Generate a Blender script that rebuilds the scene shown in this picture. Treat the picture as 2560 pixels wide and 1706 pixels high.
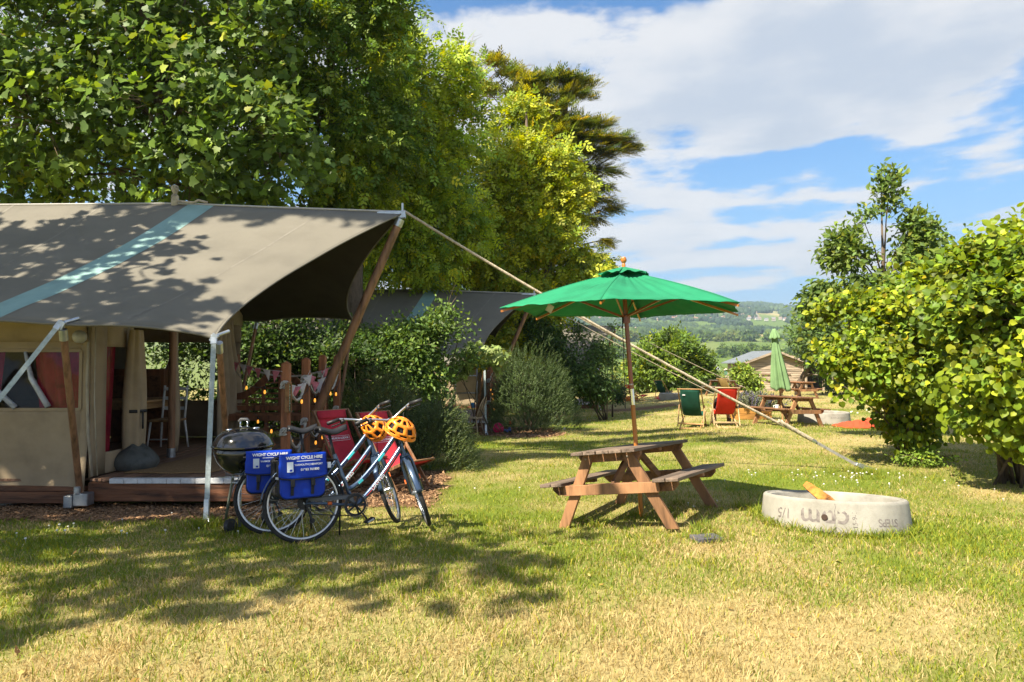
import bpy, math, random
import numpy as np
from mathutils import Vector, Matrix, noise as mnoise
for o in list(bpy.data.objects): bpy.data.objects.remove(o)
SC = bpy.context.scene
COL = SC.collection
R = math.radians
# ------------------------------------------------------------------ camera
FPX = 1707.0            # focal length in photo pixels (photo 2560 x 1706)
HOR = 906.0             # row of the horizon
CAMZ = 1.64
PITCH = math.atan((HOR-853.0)/FPX)
cd = bpy.data.cameras.new('camera'); cam = bpy.data.objects.new('camera', cd); COL.objects.link(cam)
cam.location = (0, 0, CAMZ); cam.rotation_euler = (math.pi/2+PITCH, 0, 0)
cd.sensor_width = 36.0; cd.lens = 36.0*FPX/2560.0; cd.clip_start = 0.05; cd.clip_end = 20000
SC.camera = cam
SC.render.resolution_x = 1024; SC.render.resolution_y = 682
# ------------------------------------------------------------------ light
SUN_AZ = 46.0           # degrees to the left of the direction behind the camera
SUN_EL = 50.0
SUN_DIR = Vector((-math.sin(R(SUN_AZ))*math.cos(R(SUN_EL)), -math.cos(R(SUN_AZ))*math.cos(R(SUN_EL)), math.sin(R(SUN_EL))))
sd = bpy.data.lights.new('sun', 'SUN'); so = bpy.data.objects.new('sun', sd); COL.objects.link(so)
sd.energy = 5.0; sd.angle = R(0.55); sd.color = (1.0, 0.91, 0.74)
so.rotation_euler = (-SUN_DIR).to_track_quat('-Z', 'Y').to_euler(); so.location = (-20, -12, 30)
W = bpy.data.worlds.new('World'); SC.world = W; W.use_nodes = True
def build_world():
    nt = W.node_tree; N = nt.nodes; L = nt.links
    for n in list(N): N.remove(n)
    def nd(t, **k):
        n = N.new(t)
        for a, b in k.items(): setattr(n, a, b)
        return n
    def math_(op, a, b=None, clamp=False):
        n = nd('ShaderNodeMath', operation=op); n.use_clamp = clamp
        for i, v in enumerate((a, b)):
            if v is None: continue
            if hasattr(v, 'links'): L.new(v, n.inputs[i])
            else: n.inputs[i].default_value = v
        return n.outputs[0]
    def mixc(f, a, b):
        n = nd('ShaderNodeMix', data_type='RGBA')
        for s, v in ((n.inputs[0], f), (n.inputs[6], a), (n.inputs[7], b)):
            if hasattr(v, 'links'): L.new(v, s)
            else: s.default_value = v
        return n.outputs[2]
    def rng(v, a, b, c=0.0, d=1.0, t='SMOOTHSTEP'):
        n = nd('ShaderNodeMapRange', interpolation_type=t); L.new(v, n.inputs[0])
        for i, x in enumerate((a, b, c, d)): n.inputs[i+1].default_value = x
        return n.outputs[0]
    tc = nd('ShaderNodeTexCoord'); sep = nd('ShaderNodeSeparateXYZ'); L.new(tc.outputs['Generated'], sep.inputs[0])
    X, Y, Z = sep.outputs
    sky = nd('ShaderNodeTexSky', sky_type='NISHITA'); sky.sun_disc = False
    sky.sun_elevation = R(SUN_EL); sky.sun_rotation = math.atan2(SUN_DIR.x, SUN_DIR.y)
    sky.altitude = 50; sky.air_density = 1.0; sky.dust_density = 0.6; sky.ozone_density = 2.2
    hs = nd('ShaderNodeHueSaturation'); hs.inputs['Saturation'].default_value = 1.3; hs.inputs['Value'].default_value = 1.0
    L.new(sky.outputs[0], hs.inputs['Color'])
    # cloud deck: banks that flatten and crowd together towards the horizon
    zz = math_('ADD', math_('MAXIMUM', Z, 0.0), 0.07)
    el = math_('LOGARITHM', zz, 2.718)
    az = math_('ARCTAN2', X, Y)
    k = math_('MULTIPLY', math_('POWER', zz, -0.12), 1.5)
    def field(dv, su, sv, detail, rough, off, dist=0.0):
        c = nd('ShaderNodeCombineXYZ')
        L.new(math_('ADD', math_('MULTIPLY', math_('MULTIPLY', az, k), su), off), c.inputs[0])
        L.new(math_('ADD', math_('MULTIPLY', el, sv), dv), c.inputs[1]); c.inputs[2].default_value = off*.37
        n = nd('ShaderNodeTexNoise', noise_dimensions='3D'); L.new(c.outputs[0], n.inputs['Vector'])
        n.inputs['Scale'].default_value = 1.0; n.inputs['Detail'].default_value = detail; n.inputs['Roughness'].default_value = rough; n.inputs['Distortion'].default_value = dist
        return n.outputs['Fac']
    rp = nd('ShaderNodeValToRGB'); rp.color_ramp.interpolation = 'B_SPLINE'; L.new(Z, rp.inputs[0]); e = rp.color_ramp.elements
    cov = CLOUD[2]
    e[0].position = cov[0][0]; e[0].color = (cov[0][1],)*3+(1,); e[1].position = cov[-1][0]; e[1].color = (cov[-1][1],)*3+(1,)
    for p_, v_ in cov[1:-1]: q = e.new(p_); q.color = (v_,)*3+(1,)
    bias = math_('SUBTRACT', rp.outputs[0], 0.5)
    def density(dv):
        big = field(dv, 0.75, 2.1, 2.0, .5, CLOUD[0]); puff = field(dv*3.0, 3.4, 7.0, 8.0, .55, CLOUD[1], .1)
        return math_('ADD', math_('ADD', math_('MULTIPLY', big, .58), math_('MULTIPLY', puff, .66)), math_('MULTIPLY', bias, .6))
    lo = rng(Z, 0.0, 0.42, 1.0, 0.0)
    blue = mixc(math_('MULTIPLY', lo, .85), hs.outputs[0], (1.35, 2.55, 4.1, 1))
    d0 = density(0.0); d1 = density(.20)
    mask = rng(d0, .565, .66)
    sh = rng(d1, .60, .84)
    cl = mixc(sh, (4.3, 4.3, 4.38, 1), (2.95, 3.25, 3.75, 1))
    out = mixc(math_('MULTIPLY', mask, 0.96), blue, cl)
    hz = rng(Z, 0.0, 0.10, 1.0, 0.0)
    out = mixc(math_('MULTIPLY', hz, 0.45), out, (2.4, 3.1, 4.2, 1))
    bg = nd('ShaderNodeBackground'); bg.inputs[1].default_value = 0.082
    L.new(out, bg.inputs[0]); o = nd('ShaderNodeOutputWorld'); L.new(bg.outputs[0], o.inputs[0])
CLOUD = (2.3, 5.7, [(0.0, .50), (.06, .52), (.11, .55), (.145, .47), (.175, .52), (.20, .43), (.232, .55), (.262, .38), (.29, .55), (.36, .66), (.43, .62), (.475, .47), (.60, .50), (1.0, .48)])
build_world()
SC.view_settings.view_transform = 'Standard'; SC.view_settings.look = 'None'
SC.view_settings.exposure = 1.3; SC.view_settings.gamma = 1.0; SC.view_settings.use_curve_mapping = False
SC.render.engine = 'CYCLES'
try:
    SC.cycles.use_denoising = True
    SC.cycles.max_bounces = 5; SC.cycles.diffuse_bounces = 3; SC.cycles.transparent_max_bounces = 12; SC.cycles.transmission_bounces = 4
    SC.cycles.volume_bounces = 0; SC.cycles.volume_max_steps = 64
except Exception: pass
# ------------------------------------------------------------------ terrain function (numpy)
def _hash(i, j, s):
    h = (i.astype(np.int64)*374761393 + j.astype(np.int64)*668265263 + s*982451653) & 0x7fffffff
    h = (h ^ (h >> 13))*1274126177 & 0x7fffffff
    return ((h ^ (h >> 16)) & 0xffff)/65535.0
def vnoise(x, y, s=0):
    x = np.asarray(x, float); y = np.asarray(y, float)
    i = np.floor(x); j = np.floor(y); fx = x-i; fy = y-j
    fx = fx*fx*(3-2*fx); fy = fy*fy*(3-2*fy); i = i.astype(np.int64); j = j.astype(np.int64)
    a = _hash(i, j, s); b = _hash(i+1, j, s); c = _hash(i, j+1, s); d = _hash(i+1, j+1, s)
    return (a*(1-fx)+b*fx)*(1-fy)+(c*(1-fx)+d*fx)*fy
def fbm(x, y, o=4, s=0):
    r = 0; a = 0.5; t = 0
    for k in range(o):
        r = r+a*vnoise(x*2**k+17.3*k, y*2**k-9.1*k, s+k); t += a; a *= 0.55
    return r/t
def sstep(a, b, x):
    t = np.clip((np.asarray(x, float)-a)/(b-a), 0, 1); return t*t*(3-2*t)
TK = [0, 60, 130, 260, 400, 520, 660, 900, 1100, 1500, 1800, 2300, 3000, 3600, 5200, 9000]
TZ = [0, 0, -3.5, -9, -3, 4, 10, 28, 42, 76, 112, 172, 262, 262, 150, 100]
def gz(x, y):
    x = np.asarray(x, float); y = np.asarray(y, float)
    u = x/np.maximum(y, 1.0)
    w = 1-sstep(0.13, 0.32, u)
    z = -0.02*np.clip(y-8, 0, 47)*w
    far = np.interp(y, TK, TZ)
    lat = np.interp(u, [-2, -0.5, 0.0, 0.15, 0.305, 0.36, 0.42, 0.55, 0.8, 2], [.7, .75, .85, .93, 1.0, .97, .885, .78, .65, .6])
    lat = 1+(lat-1)*sstep(1500, 2600, y)
    far = far*lat+sstep(700, 1800, y)*(fbm(x/420., y/420., 3, 5)-.5)*26
    z = np.where(y > 60, z*(1-sstep(60, 120, y))+far, z)
    # gentle hump that tips the near picnic table
    dx = x-1.35; dy = y-7.3
    z = z+0.095*dx*np.exp(-(dx*dx+dy*dy)/(2*0.9**2))
    z = z+np.interp(y, [-50, 5, 6, 7, 8, 9, 11, 14], [.13, .13, .075, 0, -.05, -.06, -.03, 0])
    z = z+(vnoise(x*0.5, y*0.5, 3)-.5)*0.03*(1-sstep(25, 60, y))
    return z
def gzf(x, y): return float(gz(np.array([x]), np.array([y]))[0])
def ray(px, py):
    d = Vector(((px-1280)/FPX, 1.0, (853-py)/FPX))
    return Matrix.Rotation(PITCH, 3, 'X') @ d
def P(px, py, Y):                     # the point at depth Y seen at a photo pixel
    d = ray(px, py); k = Y/d.y
    return Vector((d.x*k, Y, CAMZ+d.z*k))
def G(px, py):                        # the ground point seen at a photo pixel
    d = ray(px, py); k = 2.0
    for _ in range(4000):
        p = (d.x*k, d.y*k, CAMZ+d.z*k)
        if p[2] <= gzf(p[0], p[1]): break
        k += 0.03
    return Vector((d.x*k, d.y*k, gzf(d.x*k, d.y*k)))
# ------------------------------------------------------------------ materials
MATS = {}
def _nt(name):
    m = bpy.data.materials.new(name); m.use_nodes = True
    return m, m.node_tree, m.node_tree.nodes, m.node_tree.links, m.node_tree.nodes['Principled BSDF']
def mat(name, col, rough=0.6, var=0.12, scale=6.0, bump=0.0, bscale=None, metal=0.0, stretch=(1, 1, 1), spec=0.4, col2=None, coat=0.0, emit=None, rnd=0.0, dirt=0.0, trans=0.0):
    if name in MATS: return MATS[name]
    m, nt, N, L, b = _nt(name)
    b.inputs['Roughness'].default_value = rough; b.inputs['Metallic'].default_value = metal
    b.inputs['Specular IOR Level'].default_value = spec
    if coat: b.inputs['Coat Weight'].default_value = coat; b.inputs['Coat Roughness'].default_value = 0.08
    tc = N.new('ShaderNodeTexCoord'); mp = N.new('ShaderNodeMapping'); mp.inputs['Scale'].default_value = stretch
    L.new(tc.outputs['Object'], mp.inputs[0])
    oi = N.new('ShaderNodeObjectInfo')
    off = N.new('ShaderNodeVectorMath'); off.operation = 'ADD'
    sc = N.new('ShaderNodeVectorMath'); sc.operation = 'SCALE'; sc.inputs[0].default_value = (13.1, 7.7, 5.3)
    L.new(oi.outputs['Random'], sc.inputs['Scale']); L.new(mp.outputs[0], off.inputs[0]); L.new(sc.outputs[0], off.inputs[1])
    nz = N.new('ShaderNodeTexNoise'); nz.inputs['Scale'].default_value = scale; nz.inputs['Detail'].default_value = 6; nz.inputs['Roughness'].default_value = 0.62
    L.new(off.outputs[0], nz.inputs['Vector'])
    c1 = col; c2 = col2 if col2 else tuple(max(0, c*(1-2.2*var)) for c in col); c3 = tuple(min(1, c*(1+1.4*var)) for c in col)
    rp = N.new('ShaderNodeValToRGB'); e = rp.color_ramp.elements
    e[0].position = 0.30; e[0].color = (*c2, 1); e[1].position = 0.72; e[1].color = (*c3, 1)
    k = e.new(0.5); k.color = (*c1, 1)
    L.new(nz.outputs['Fac'], rp.inputs[0])
    src = rp.outputs[0]
    if rnd:
        hv = N.new('ShaderNodeHueSaturation'); mr = N.new('ShaderNodeMapRange'); L.new(oi.outputs['Random'], mr.inputs[0])
        mr.inputs[3].default_value = 1-rnd; mr.inputs[4].default_value = 1+rnd
        L.new(mr.outputs[0], hv.inputs['Value']); L.new(src, hv.inputs['Color']); src = hv.outputs[0]
    if dirt:
        n2 = N.new('ShaderNodeTexNoise'); n2.inputs['Scale'].default_value = 2.3; n2.inputs['Detail'].default_value = 7; n2.inputs['Roughness'].default_value = .7
        L.new(off.outputs[0], n2.inputs['Vector'])
        r2 = N.new('ShaderNodeMapRange'); L.new(n2.outputs['Fac'], r2.inputs[0]); r2.inputs[1].default_value = .48; r2.inputs[2].default_value = .75; r2.inputs[4].default_value = dirt
        mx = N.new('ShaderNodeMix'); mx.data_type = 'RGBA'; L.new(r2.outputs[0], mx.inputs[0]); L.new(src, mx.inputs[6]); mx.inputs[7].default_value = (.11, .095, .07, 1)
        src = mx.outputs[2]
    L.new(src, b.inputs['Base Color'])
    if bump:
        nb = N.new('ShaderNodeTexNoise'); nb.inputs['Scale'].default_value = bscale or scale*4; nb.inputs['Detail'].default_value = 5
        L.new(off.outputs[0], nb.inputs['Vector'])
        bp = N.new('ShaderNodeBump'); bp.inputs['Strength'].default_value = bump; bp.inputs['Distance'].default_value = 0.02
        L.new(nb.outputs['Fac'], bp.inputs['Height']); L.new(bp.outputs[0], b.inputs['Normal'])
    if emit: b.inputs['Emission Color'].default_value = (*emit[0], 1); b.inputs['Emission Strength'].default_value = emit[1]
    if trans:
        tr = N.new('ShaderNodeBsdfTranslucent'); L.new(src, tr.inputs[0]); ms = N.new('ShaderNodeMixShader'); ms.inputs[0].default_value = trans
        L.new(b.outputs[0], ms.inputs[1]); L.new(tr.outputs[0], ms.inputs[2]); L.new(ms.outputs[0], N['Material Output'].inputs[0])
    MATS[name] = m; return m
def mat_leaf(name, trans=0.35, rough=0.42, col=None, rnd=0.25, spec=0.45):
    if name in MATS: return MATS[name]
    m, nt, N, L, b = _nt(name)
    b.inputs['Roughness'].default_value = rough; b.inputs['Specular IOR Level'].default_value = spec
    if col is None:
        a = N.new('ShaderNodeAttribute'); a.attribute_name = 'col'; src = a.outputs['Color']
    else:
        oi = N.new('ShaderNodeObjectInfo'); hv = N.new('ShaderNodeHueSaturation'); mr = N.new('ShaderNodeMapRange')
        L.new(oi.outputs['Random'], mr.inputs[0]); mr.inputs[3].default_value = 1-rnd; mr.inputs[4].default_value = 1+rnd
        hv.inputs['Color'].default_value = (*col, 1); L.new(mr.outputs[0], hv.inputs['Value']); src = hv.outputs[0]
    L.new(src, b.inputs['Base Color'])
    if trans:
        tr = N.new('ShaderNodeBsdfTranslucent'); g = N.new('ShaderNodeHueSaturation'); g.inputs['Value'].default_value = 1.5; g.inputs['Hue'].default_value = 0.485; g.inputs['Saturation'].default_value = 1.1
        L.new(src, g.inputs['Color']); L.new(g.outputs[0], tr.inputs[0]); ms = N.new('ShaderNodeMixShader'); ms.inputs[0].default_value = trans
        L.new(b.outputs[0], ms.inputs[1]); L.new(tr.outputs[0], ms.inputs[2]); L.new(ms.outputs[0], N['Material Output'].inputs[0])
    MATS[name] = m; return m
def mat_clear(name, tint=(0.62, 0.65, 0.68), gloss=0.03):
    if name in MATS: return MATS[name]
    m, nt, N, L, b = _nt(name)
    t = N.new('ShaderNodeBsdfTransparent'); t.inputs[0].default_value = (*tint, 1); g = N.new('ShaderNodeBsdfGlossy'); g.inputs['Roughness'].default_value = 0.08
    nz = N.new('ShaderNodeTexNoise'); nz.inputs['Scale'].default_value = 3.5; tc = N.new('ShaderNodeTexCoord'); L.new(tc.outputs['Object'], nz.inputs['Vector'])
    bp = N.new('ShaderNodeBump'); bp.inputs['Strength'].default_value = .35; bp.inputs['Distance'].default_value = .02; L.new(nz.outputs['Fac'], bp.inputs['Height']); L.new(bp.outputs[0], g.inputs['Normal'])
    ms = N.new('ShaderNodeMixShader'); ms.inputs[0].default_value = gloss
    L.new(t.outputs[0], ms.inputs[1]); L.new(g.outputs[0], ms.inputs[2]); L.new(ms.outputs[0], N['Material Output'].inputs[0])
    MATS[name] = m; return m
# ------------------------------------------------------------------ geometry
def V(*a): return Vector(a)
class MB:
    def __init__(s): s.v = []; s.f = []
    def add(s, vs, fs):
        o = len(s.v); s.v += [tuple(p) for p in vs]; s.f += [tuple(i+o for i in f) for f in fs]; return s
    def frame(s, c, X, Y, Z):      # box from centre and half-axis vectors
        c = Vector(c); q = []
        for k in (-1, 1):
            for j in (-1, 1):
                for i in (-1, 1): q.append(c+X*i+Y*j+Z*k)
        return s.add(q, [(0, 2, 3, 1), (4, 5, 7, 6), (0, 1, 5, 4), (2, 6, 7, 3), (0, 4, 6, 2), (1, 3, 7, 5)])
    def box(s, c, size, rot=None):
        M = rot.to_matrix() if hasattr(rot, 'to_matrix') else (rot if rot else Matrix.Identity(3))
        return s.frame(c, M @ V(size[0]/2, 0, 0), M @ V(0, size[1]/2, 0), M @ V(0, 0, size[2]/2))
    def beam(s, p0, p1, w, h, up=(0, 0, 1)):
        p0 = Vector(p0); p1 = Vector(p1); d = (p1-p0); L = d.length; d.normalize(); up = Vector(up)
        x = d.cross(up)
        if x.length < 1e-4: x = d.cross(V(1, 0, 0))
        x.normalize(); z = x.cross(d)
        return s.frame((p0+p1)/2, x*(w/2), d*(L/2), z*(h/2))
    def tube(s, pts, r, n=8, cap=True, closed=False):
        pts = [Vector(p) for p in pts]; m = len(pts)
        rs = r if hasattr(r, '__len__') else [r]*m
        prev = None; rings = []
        for i, p in enumerate(pts):
            if closed: t = pts[(i+1) % m]-pts[i-1]
            else: t = pts[min(i+1, m-1)]-pts[max(i-1, 0)]
            if t.length < 1e-9: t = V(0, 0, 1)
            t.normalize()
            if prev is None:
                a = V(0, 0, 1) if abs(t.z) < 0.9 else V(1, 0, 0); x = t.cross(a).normalized()
            else:
                x = prev-t*prev.dot(t)
                x = x.normalized() if x.length > 1e-6 else t.orthogonal().normalized()
            prev = x; y = t.cross(x)
            rings.append([p+(x*math.cos(2*math.pi*k/n)+y*math.sin(2*math.pi*k/n))*rs[i] for k in range(n)])
        vs = [q for g in rings for q in g]; fs = []
        for i in range(m if closed else m-1):
            j = (i+1) % m
            for k in range(n):
                l = (k+1) % n; fs.append((i*n+k, i*n+l, j*n+l, j*n+k))
        if cap and not closed: fs += [tuple(range(n-1, -1, -1)), tuple((m-1)*n+k for k in range(n))]
        return s.add(vs, fs)
    def lathe(s, prof, n=24, c=(0, 0, 0), M=None, close=False):
        c = Vector(c); M = M or Matrix.Identity(3); vs = []; fs = []; m = len(prof)
        for r, z in prof:
            for k in range(n):
                a = 2*math.pi*k/n; vs.append(c+M @ V(r*math.cos(a), r*math.sin(a), z))
        for i in range(m if close else m-1):
            j = (i+1) % m
            for k in range(n):
                l = (k+1) % n; fs.append((i*n+k, i*n+l, j*n+l, j*n+k))
        if not close:
            if prof[0][0] > 1e-5: fs.append(tuple(range(n-1, -1, -1)))
            if prof[-1][0] > 1e-5: fs.append(tuple((m-1)*n+k for k in range(n)))
        return s.add(vs, fs)
    def grid(s, fn, nu, nv):
        vs = [fn(i/nu, j/nv) for j in range(nv+1) for i in range(nu+1)]
        fs = [(j*(nu+1)+i, j*(nu+1)+i+1, (j+1)*(nu+1)+i+1, (j+1)*(nu+1)+i) for j in range(nv) for i in range(nu)]
        return s.add(vs, fs)
    def prism(s, pts, a, b):      # polygon pts (list of Vector), swept from offset a to offset b (Vectors)
        n = len(pts); pts = [Vector(p) for p in pts]; a = Vector(a); b = Vector(b)
        vs = [p+a for p in pts]+[p+b for p in pts]
        return s.add(vs, [tuple(range(n-1, -1, -1)), tuple(range(n, 2*n))]+[(i, (i+1) % n, n+(i+1) % n, n+i) for i in range(n)])
    def ico(s, c, r, sub=1, jit=0.0, rng=None):
        import bmesh
        bm = bmesh.new(); bmesh.ops.create_icosphere(bm, subdivisions=sub, radius=1)
        c = Vector(c); r = r if hasattr(r, '__len__') else (r, r, r)
        vs = []
        for v in bm.verts:
            k = 1+(rng.uniform(-jit, jit) if rng else 0); vs.append(c+V(v.co.x*r[0]*k, v.co.y*r[1]*k, v.co.z*r[2]*k))
        fs = [tuple(v.index for v in f.verts) for f in bm.faces]; bm.free()
        return s.add(vs, fs)
    def xf(s, M):
        s.v = [tuple(M @ Vector(p)) for p in s.v]; return s
def mesh_np(name, co, faces_k, col=None, smooth=False):
    """co (n,3); faces_k list of (m,k) int arrays; col (n,3)"""
    me = bpy.data.meshes.new(name); co = np.asarray(co, np.float32)
    me.vertices.add(len(co)); me.vertices.foreach_set('co', co.ravel())
    nl = sum(f.size for f in faces_k); npol = sum(len(f) for f in faces_k)
    me.loops.add(nl); me.loops.foreach_set('vertex_index', np.concatenate([f.ravel() for f in faces_k]).astype(np.int32))
    tot = np.concatenate([np.full(len(f), f.shape[1], np.int32) for f in faces_k]); st = np.zeros(npol, np.int32); st[1:] = np.cumsum(tot)[:-1]
    me.polygons.add(npol); me.polygons.foreach_set('loop_start', st)
    try: me.polygons.foreach_set('loop_total', tot)
    except Exception: pass
    if smooth: me.polygons.foreach_set('use_smooth', np.ones(npol, bool))
    if col is not None:
        a = me.attributes.new('col', 'FLOAT_COLOR', 'POINT'); c4 = np.ones((len(co), 4), np.float32); c4[:, :3] = col
        a.data.foreach_set('color', c4.ravel())
    me.update(calc_edges=True); me.validate(); return me
def link(name, me, parent=None, loc=(0, 0, 0)):
    o = bpy.data.objects.new(name, me); COL.objects.link(o); o.location = loc
    if parent is not None: o.parent = parent
    return o
def obj(name, mb, m, parent=None, smooth=False, world=False, bevel=0.0, solid=0.0, auto=None):
    """one mesh object; world=True: vertices are given in world space and moved into the parent's frame"""
    vs = mb.v
    if world and parent is not None:
        root = parent; off = Vector((0, 0, 0))
        while root is not None: off += root.location; root = root.parent
        vs = [(x-off.x, y-off.y, z-off.z) for x, y, z in vs]
    me = bpy.data.meshes.new(name); me.from_pydata(vs, [], mb.f); me.validate()
    if m is not None: me.materials.append(m)
    if smooth: me.polygons.foreach_set('use_smooth', [True]*len(me.polygons))
    if auto is not None and smooth:
        try: me.set_sharp_from_angle(angle=R(auto))
        except Exception: pass
    o = link(name, me, parent)
    if solid:
        md = o.modifiers.new('thickness', 'SOLIDIFY'); md.thickness = solid; md.offset = 0
    if bevel:
        md = o.modifiers.new('edge', 'BEVEL'); md.width = bevel; md.segments = 1; md.limit_method = 'ANGLE'
    return o
def tag(o, label=None, cat=None, group=None, kind=None):
    if label: o['label'] = label
    if cat: o['category'] = cat
    if group: o['group'] = group
    if kind: o['kind'] = kind
    return o
def thing(name, label, cat, loc=(0, 0, 0), rotz=0.0, group=None):
    o = bpy.data.objects.new(name, None); COL.objects.link(o); o.location = loc; o.rotation_euler = (0, 0, rotz); o.empty_display_size = 0.1
    return tag(o, label, cat, group)
def copy_tree(o, label=None, loc=None, rotz=None, parent=None, skip=()):
    c = o.copy(); COL.objects.link(c); c.parent = parent
    if label: c['label'] = label
    if loc is not None: c.location = loc
    if rotz is not None: c.rotation_euler = (0, 0, rotz)
    for ch in o.children:
        if ch.name.split('.')[0] in skip: continue
        copy_tree(ch, parent=c, skip=skip)
    return c
def text_mesh(s, size, depth=0.0, align='CENTER', spacing=1.0, bold=0.0):
    c = bpy.data.curves.new('lettering', 'FONT'); c.body = s; c.size = size; c.align_x = align; c.align_y = 'CENTER'; c.extrude = depth; c.space_character = spacing; c.offset = bold
    o = bpy.data.objects.new('lettering', c); COL.objects.link(o)
    dg = bpy.context.evaluated_depsgraph_get(); me = bpy.data.meshes.new_from_object(o.evaluated_get(dg))
    vs = [tuple(v.co) for v in me.vertices]; fs = [tuple(p.vertices) for p in me.polygons]
    bpy.data.objects.remove(o); bpy.data.curves.remove(c); bpy.data.meshes.remove(me)
    mb = MB(); mb.v = vs; mb.f = fs; return mb
def catenary(a, b, sag, n=12):
    a = Vector(a); b = Vector(b)
    return [a.lerp(b, i/n)-V(0, 0, sag*4*(i/n)*(1-i/n)) for i in range(n+1)]
def rope_strands(mb, pts, rad, pitch=0.12, n=5, steps_per=7, strands=3):
    """a laid rope: three helical strands round a path"""
    pts = [Vector(p) for p in pts]; L = [0]
    for a, b in zip(pts, pts[1:]): L.append(L[-1]+(b-a).length)
    N = max(4, int(L[-1]/pitch*steps_per)); path = []
    for i in range(N+1):
        t = L[-1]*i/N; k = 0
        while k < len(L)-2 and L[k+1] < t: k += 1
        path.append(pts[k].lerp(pts[k+1], (t-L[k])/max(1e-6, L[k+1]-L[k])))
    for s in range(strands):
        q = []; x = None
        for i, p in enumerate(path):
            d = (path[min(i+1, N)]-path[max(i-1, 0)]).normalized()
            if x is None: x = d.orthogonal().normalized()
            x = (x-d*x.dot(d)).normalized(); y = d.cross(x)
            a = 2*math.pi*(s/strands+L[-1]*i/N/pitch); q.append(p+(x*math.cos(a)+y*math.sin(a))*rad*0.5)
        mb.tube(q, rad*0.56, n)
    return mb
# common materials
WOOD_BROWN = lambda: mat('stained_pine', (.21, .095, .042), .62, .22, 5, .35, 40, stretch=(1, .08, 1), rnd=.18)
def M_wood(name, col, stretch=(1, .1, 1), rough=.62, var=.25, rnd=.2, bump=.4, dirt=0.0): return mat(name, col, rough, var*1.25, 13, bump, 40, stretch=stretch, rnd=rnd, dirt=dirt)
STEEL = mat('galvanised_steel', (.50, .53, .56), .38, .12, 12, .1, 40, metal=.85, rnd=.05)
DARKMETAL = mat('black_metal', (.018, .018, .02), .4, .2, 12, 0, spec=.5)
CHROME = mat('chrome', (.75, .76, .78), .14, .05, 8, metal=1.0)
BLACKPL = mat('black_plastic', (.02, .02, .022), .5, .2, 10, .1, 60)
ROPE = mat('natural_rope', (.43, .36, .26), .9, .2, 18, .5, 70)
WHITEROPE = mat('pale_rope', (.52, .49, .43), .9, .18, 18, .5, 70)
# ------------------------------------------------------------------ ground sheet out to the hills
def dry(x, y):
    """0 = green turf, 1 = straw"""
    d = 0.46+1.5*(fbm(x*0.55+3, y*0.55, 4, 11)-.5)+0.95*(fbm(x*2.1, y*2.1, 3, 23)-.5)+.55*(fbm(x*6.3, y*5.1, 2, 29)-.5)
    d = d+0.20*sstep(5.6, 4.0, y)*sstep(-3.0, 1.0, x)              # parched near the camera
    d = d-0.42*np.exp(-((x-4.3)/2.6)**2-((y-9.9)/1.0)**2)           # greener round the rope anchor
    d = d-0.35*np.exp(-((x+3.6)/2.6)**2-((y-6.6)/1.3)**2)           # greener near the tent
    d = d-0.25*np.exp(-((x+.2)/1.6)**2-((y-8.2)/1.6)**2)
    d = d-0.25*np.exp(-((x-3.5)/1.6)**2-((y-6.6)/1.0)**2)
    d = d+0.30*np.exp(-((x-4.0)/3.0)**2-((y-12.7)/1.6)**2)
    d = d-0.18*np.exp(-((x-1.0)/3.0)**2-((y-15.5)/4.0)**2)
    d = d+0.30*sstep(22, 30, y)
    return np.clip(d, 0, 1)
C_GREEN = np.array([.17, .22, .028]); C_DRY = np.array([.43, .34, .15])
def chips(x, y):
    """mask of the wood-chip beds round the tents"""
    e = (fbm(x*1.7, y*1.7, 3, 41)-.5)*0.5
    m = (y+e*.55 > 7.12) & (y < 8.3) & (x > -9) & (x < -2.6)
    m |= (x < -0.95+e) & (x > -3.2) & (y+e > 7.9) & (y < 11.0)
    m |= (((x-0.2)/1.15)**2+((y-18.0)/1.7)**2 < 1+e*1.4) & (y < 20.5)
    m |= (x > -2.8) & (x < -.3) & (y+e*.6 > 16.9) & (y < 18.6)
    m |= (((x-5.3)/1.9)**2+((y-29.2)/1.5)**2 < 1+e)
    return m
def field_col(x, y):
    """patchwork of the far fields"""
    a = fbm(x/160., y/260., 2, 77); g = np.array([.115, .17, .035]); t = np.array([.42, .33, .15]); p = np.array([.17, .21, .06])
    c = np.where((a > .62)[:, None], t, np.where((a > .5)[:, None], p, g))
    low = (y < 1000)[:, None]
    return np.where(low, np.where((a > .55)[:, None], p*.9, g), c)
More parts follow.
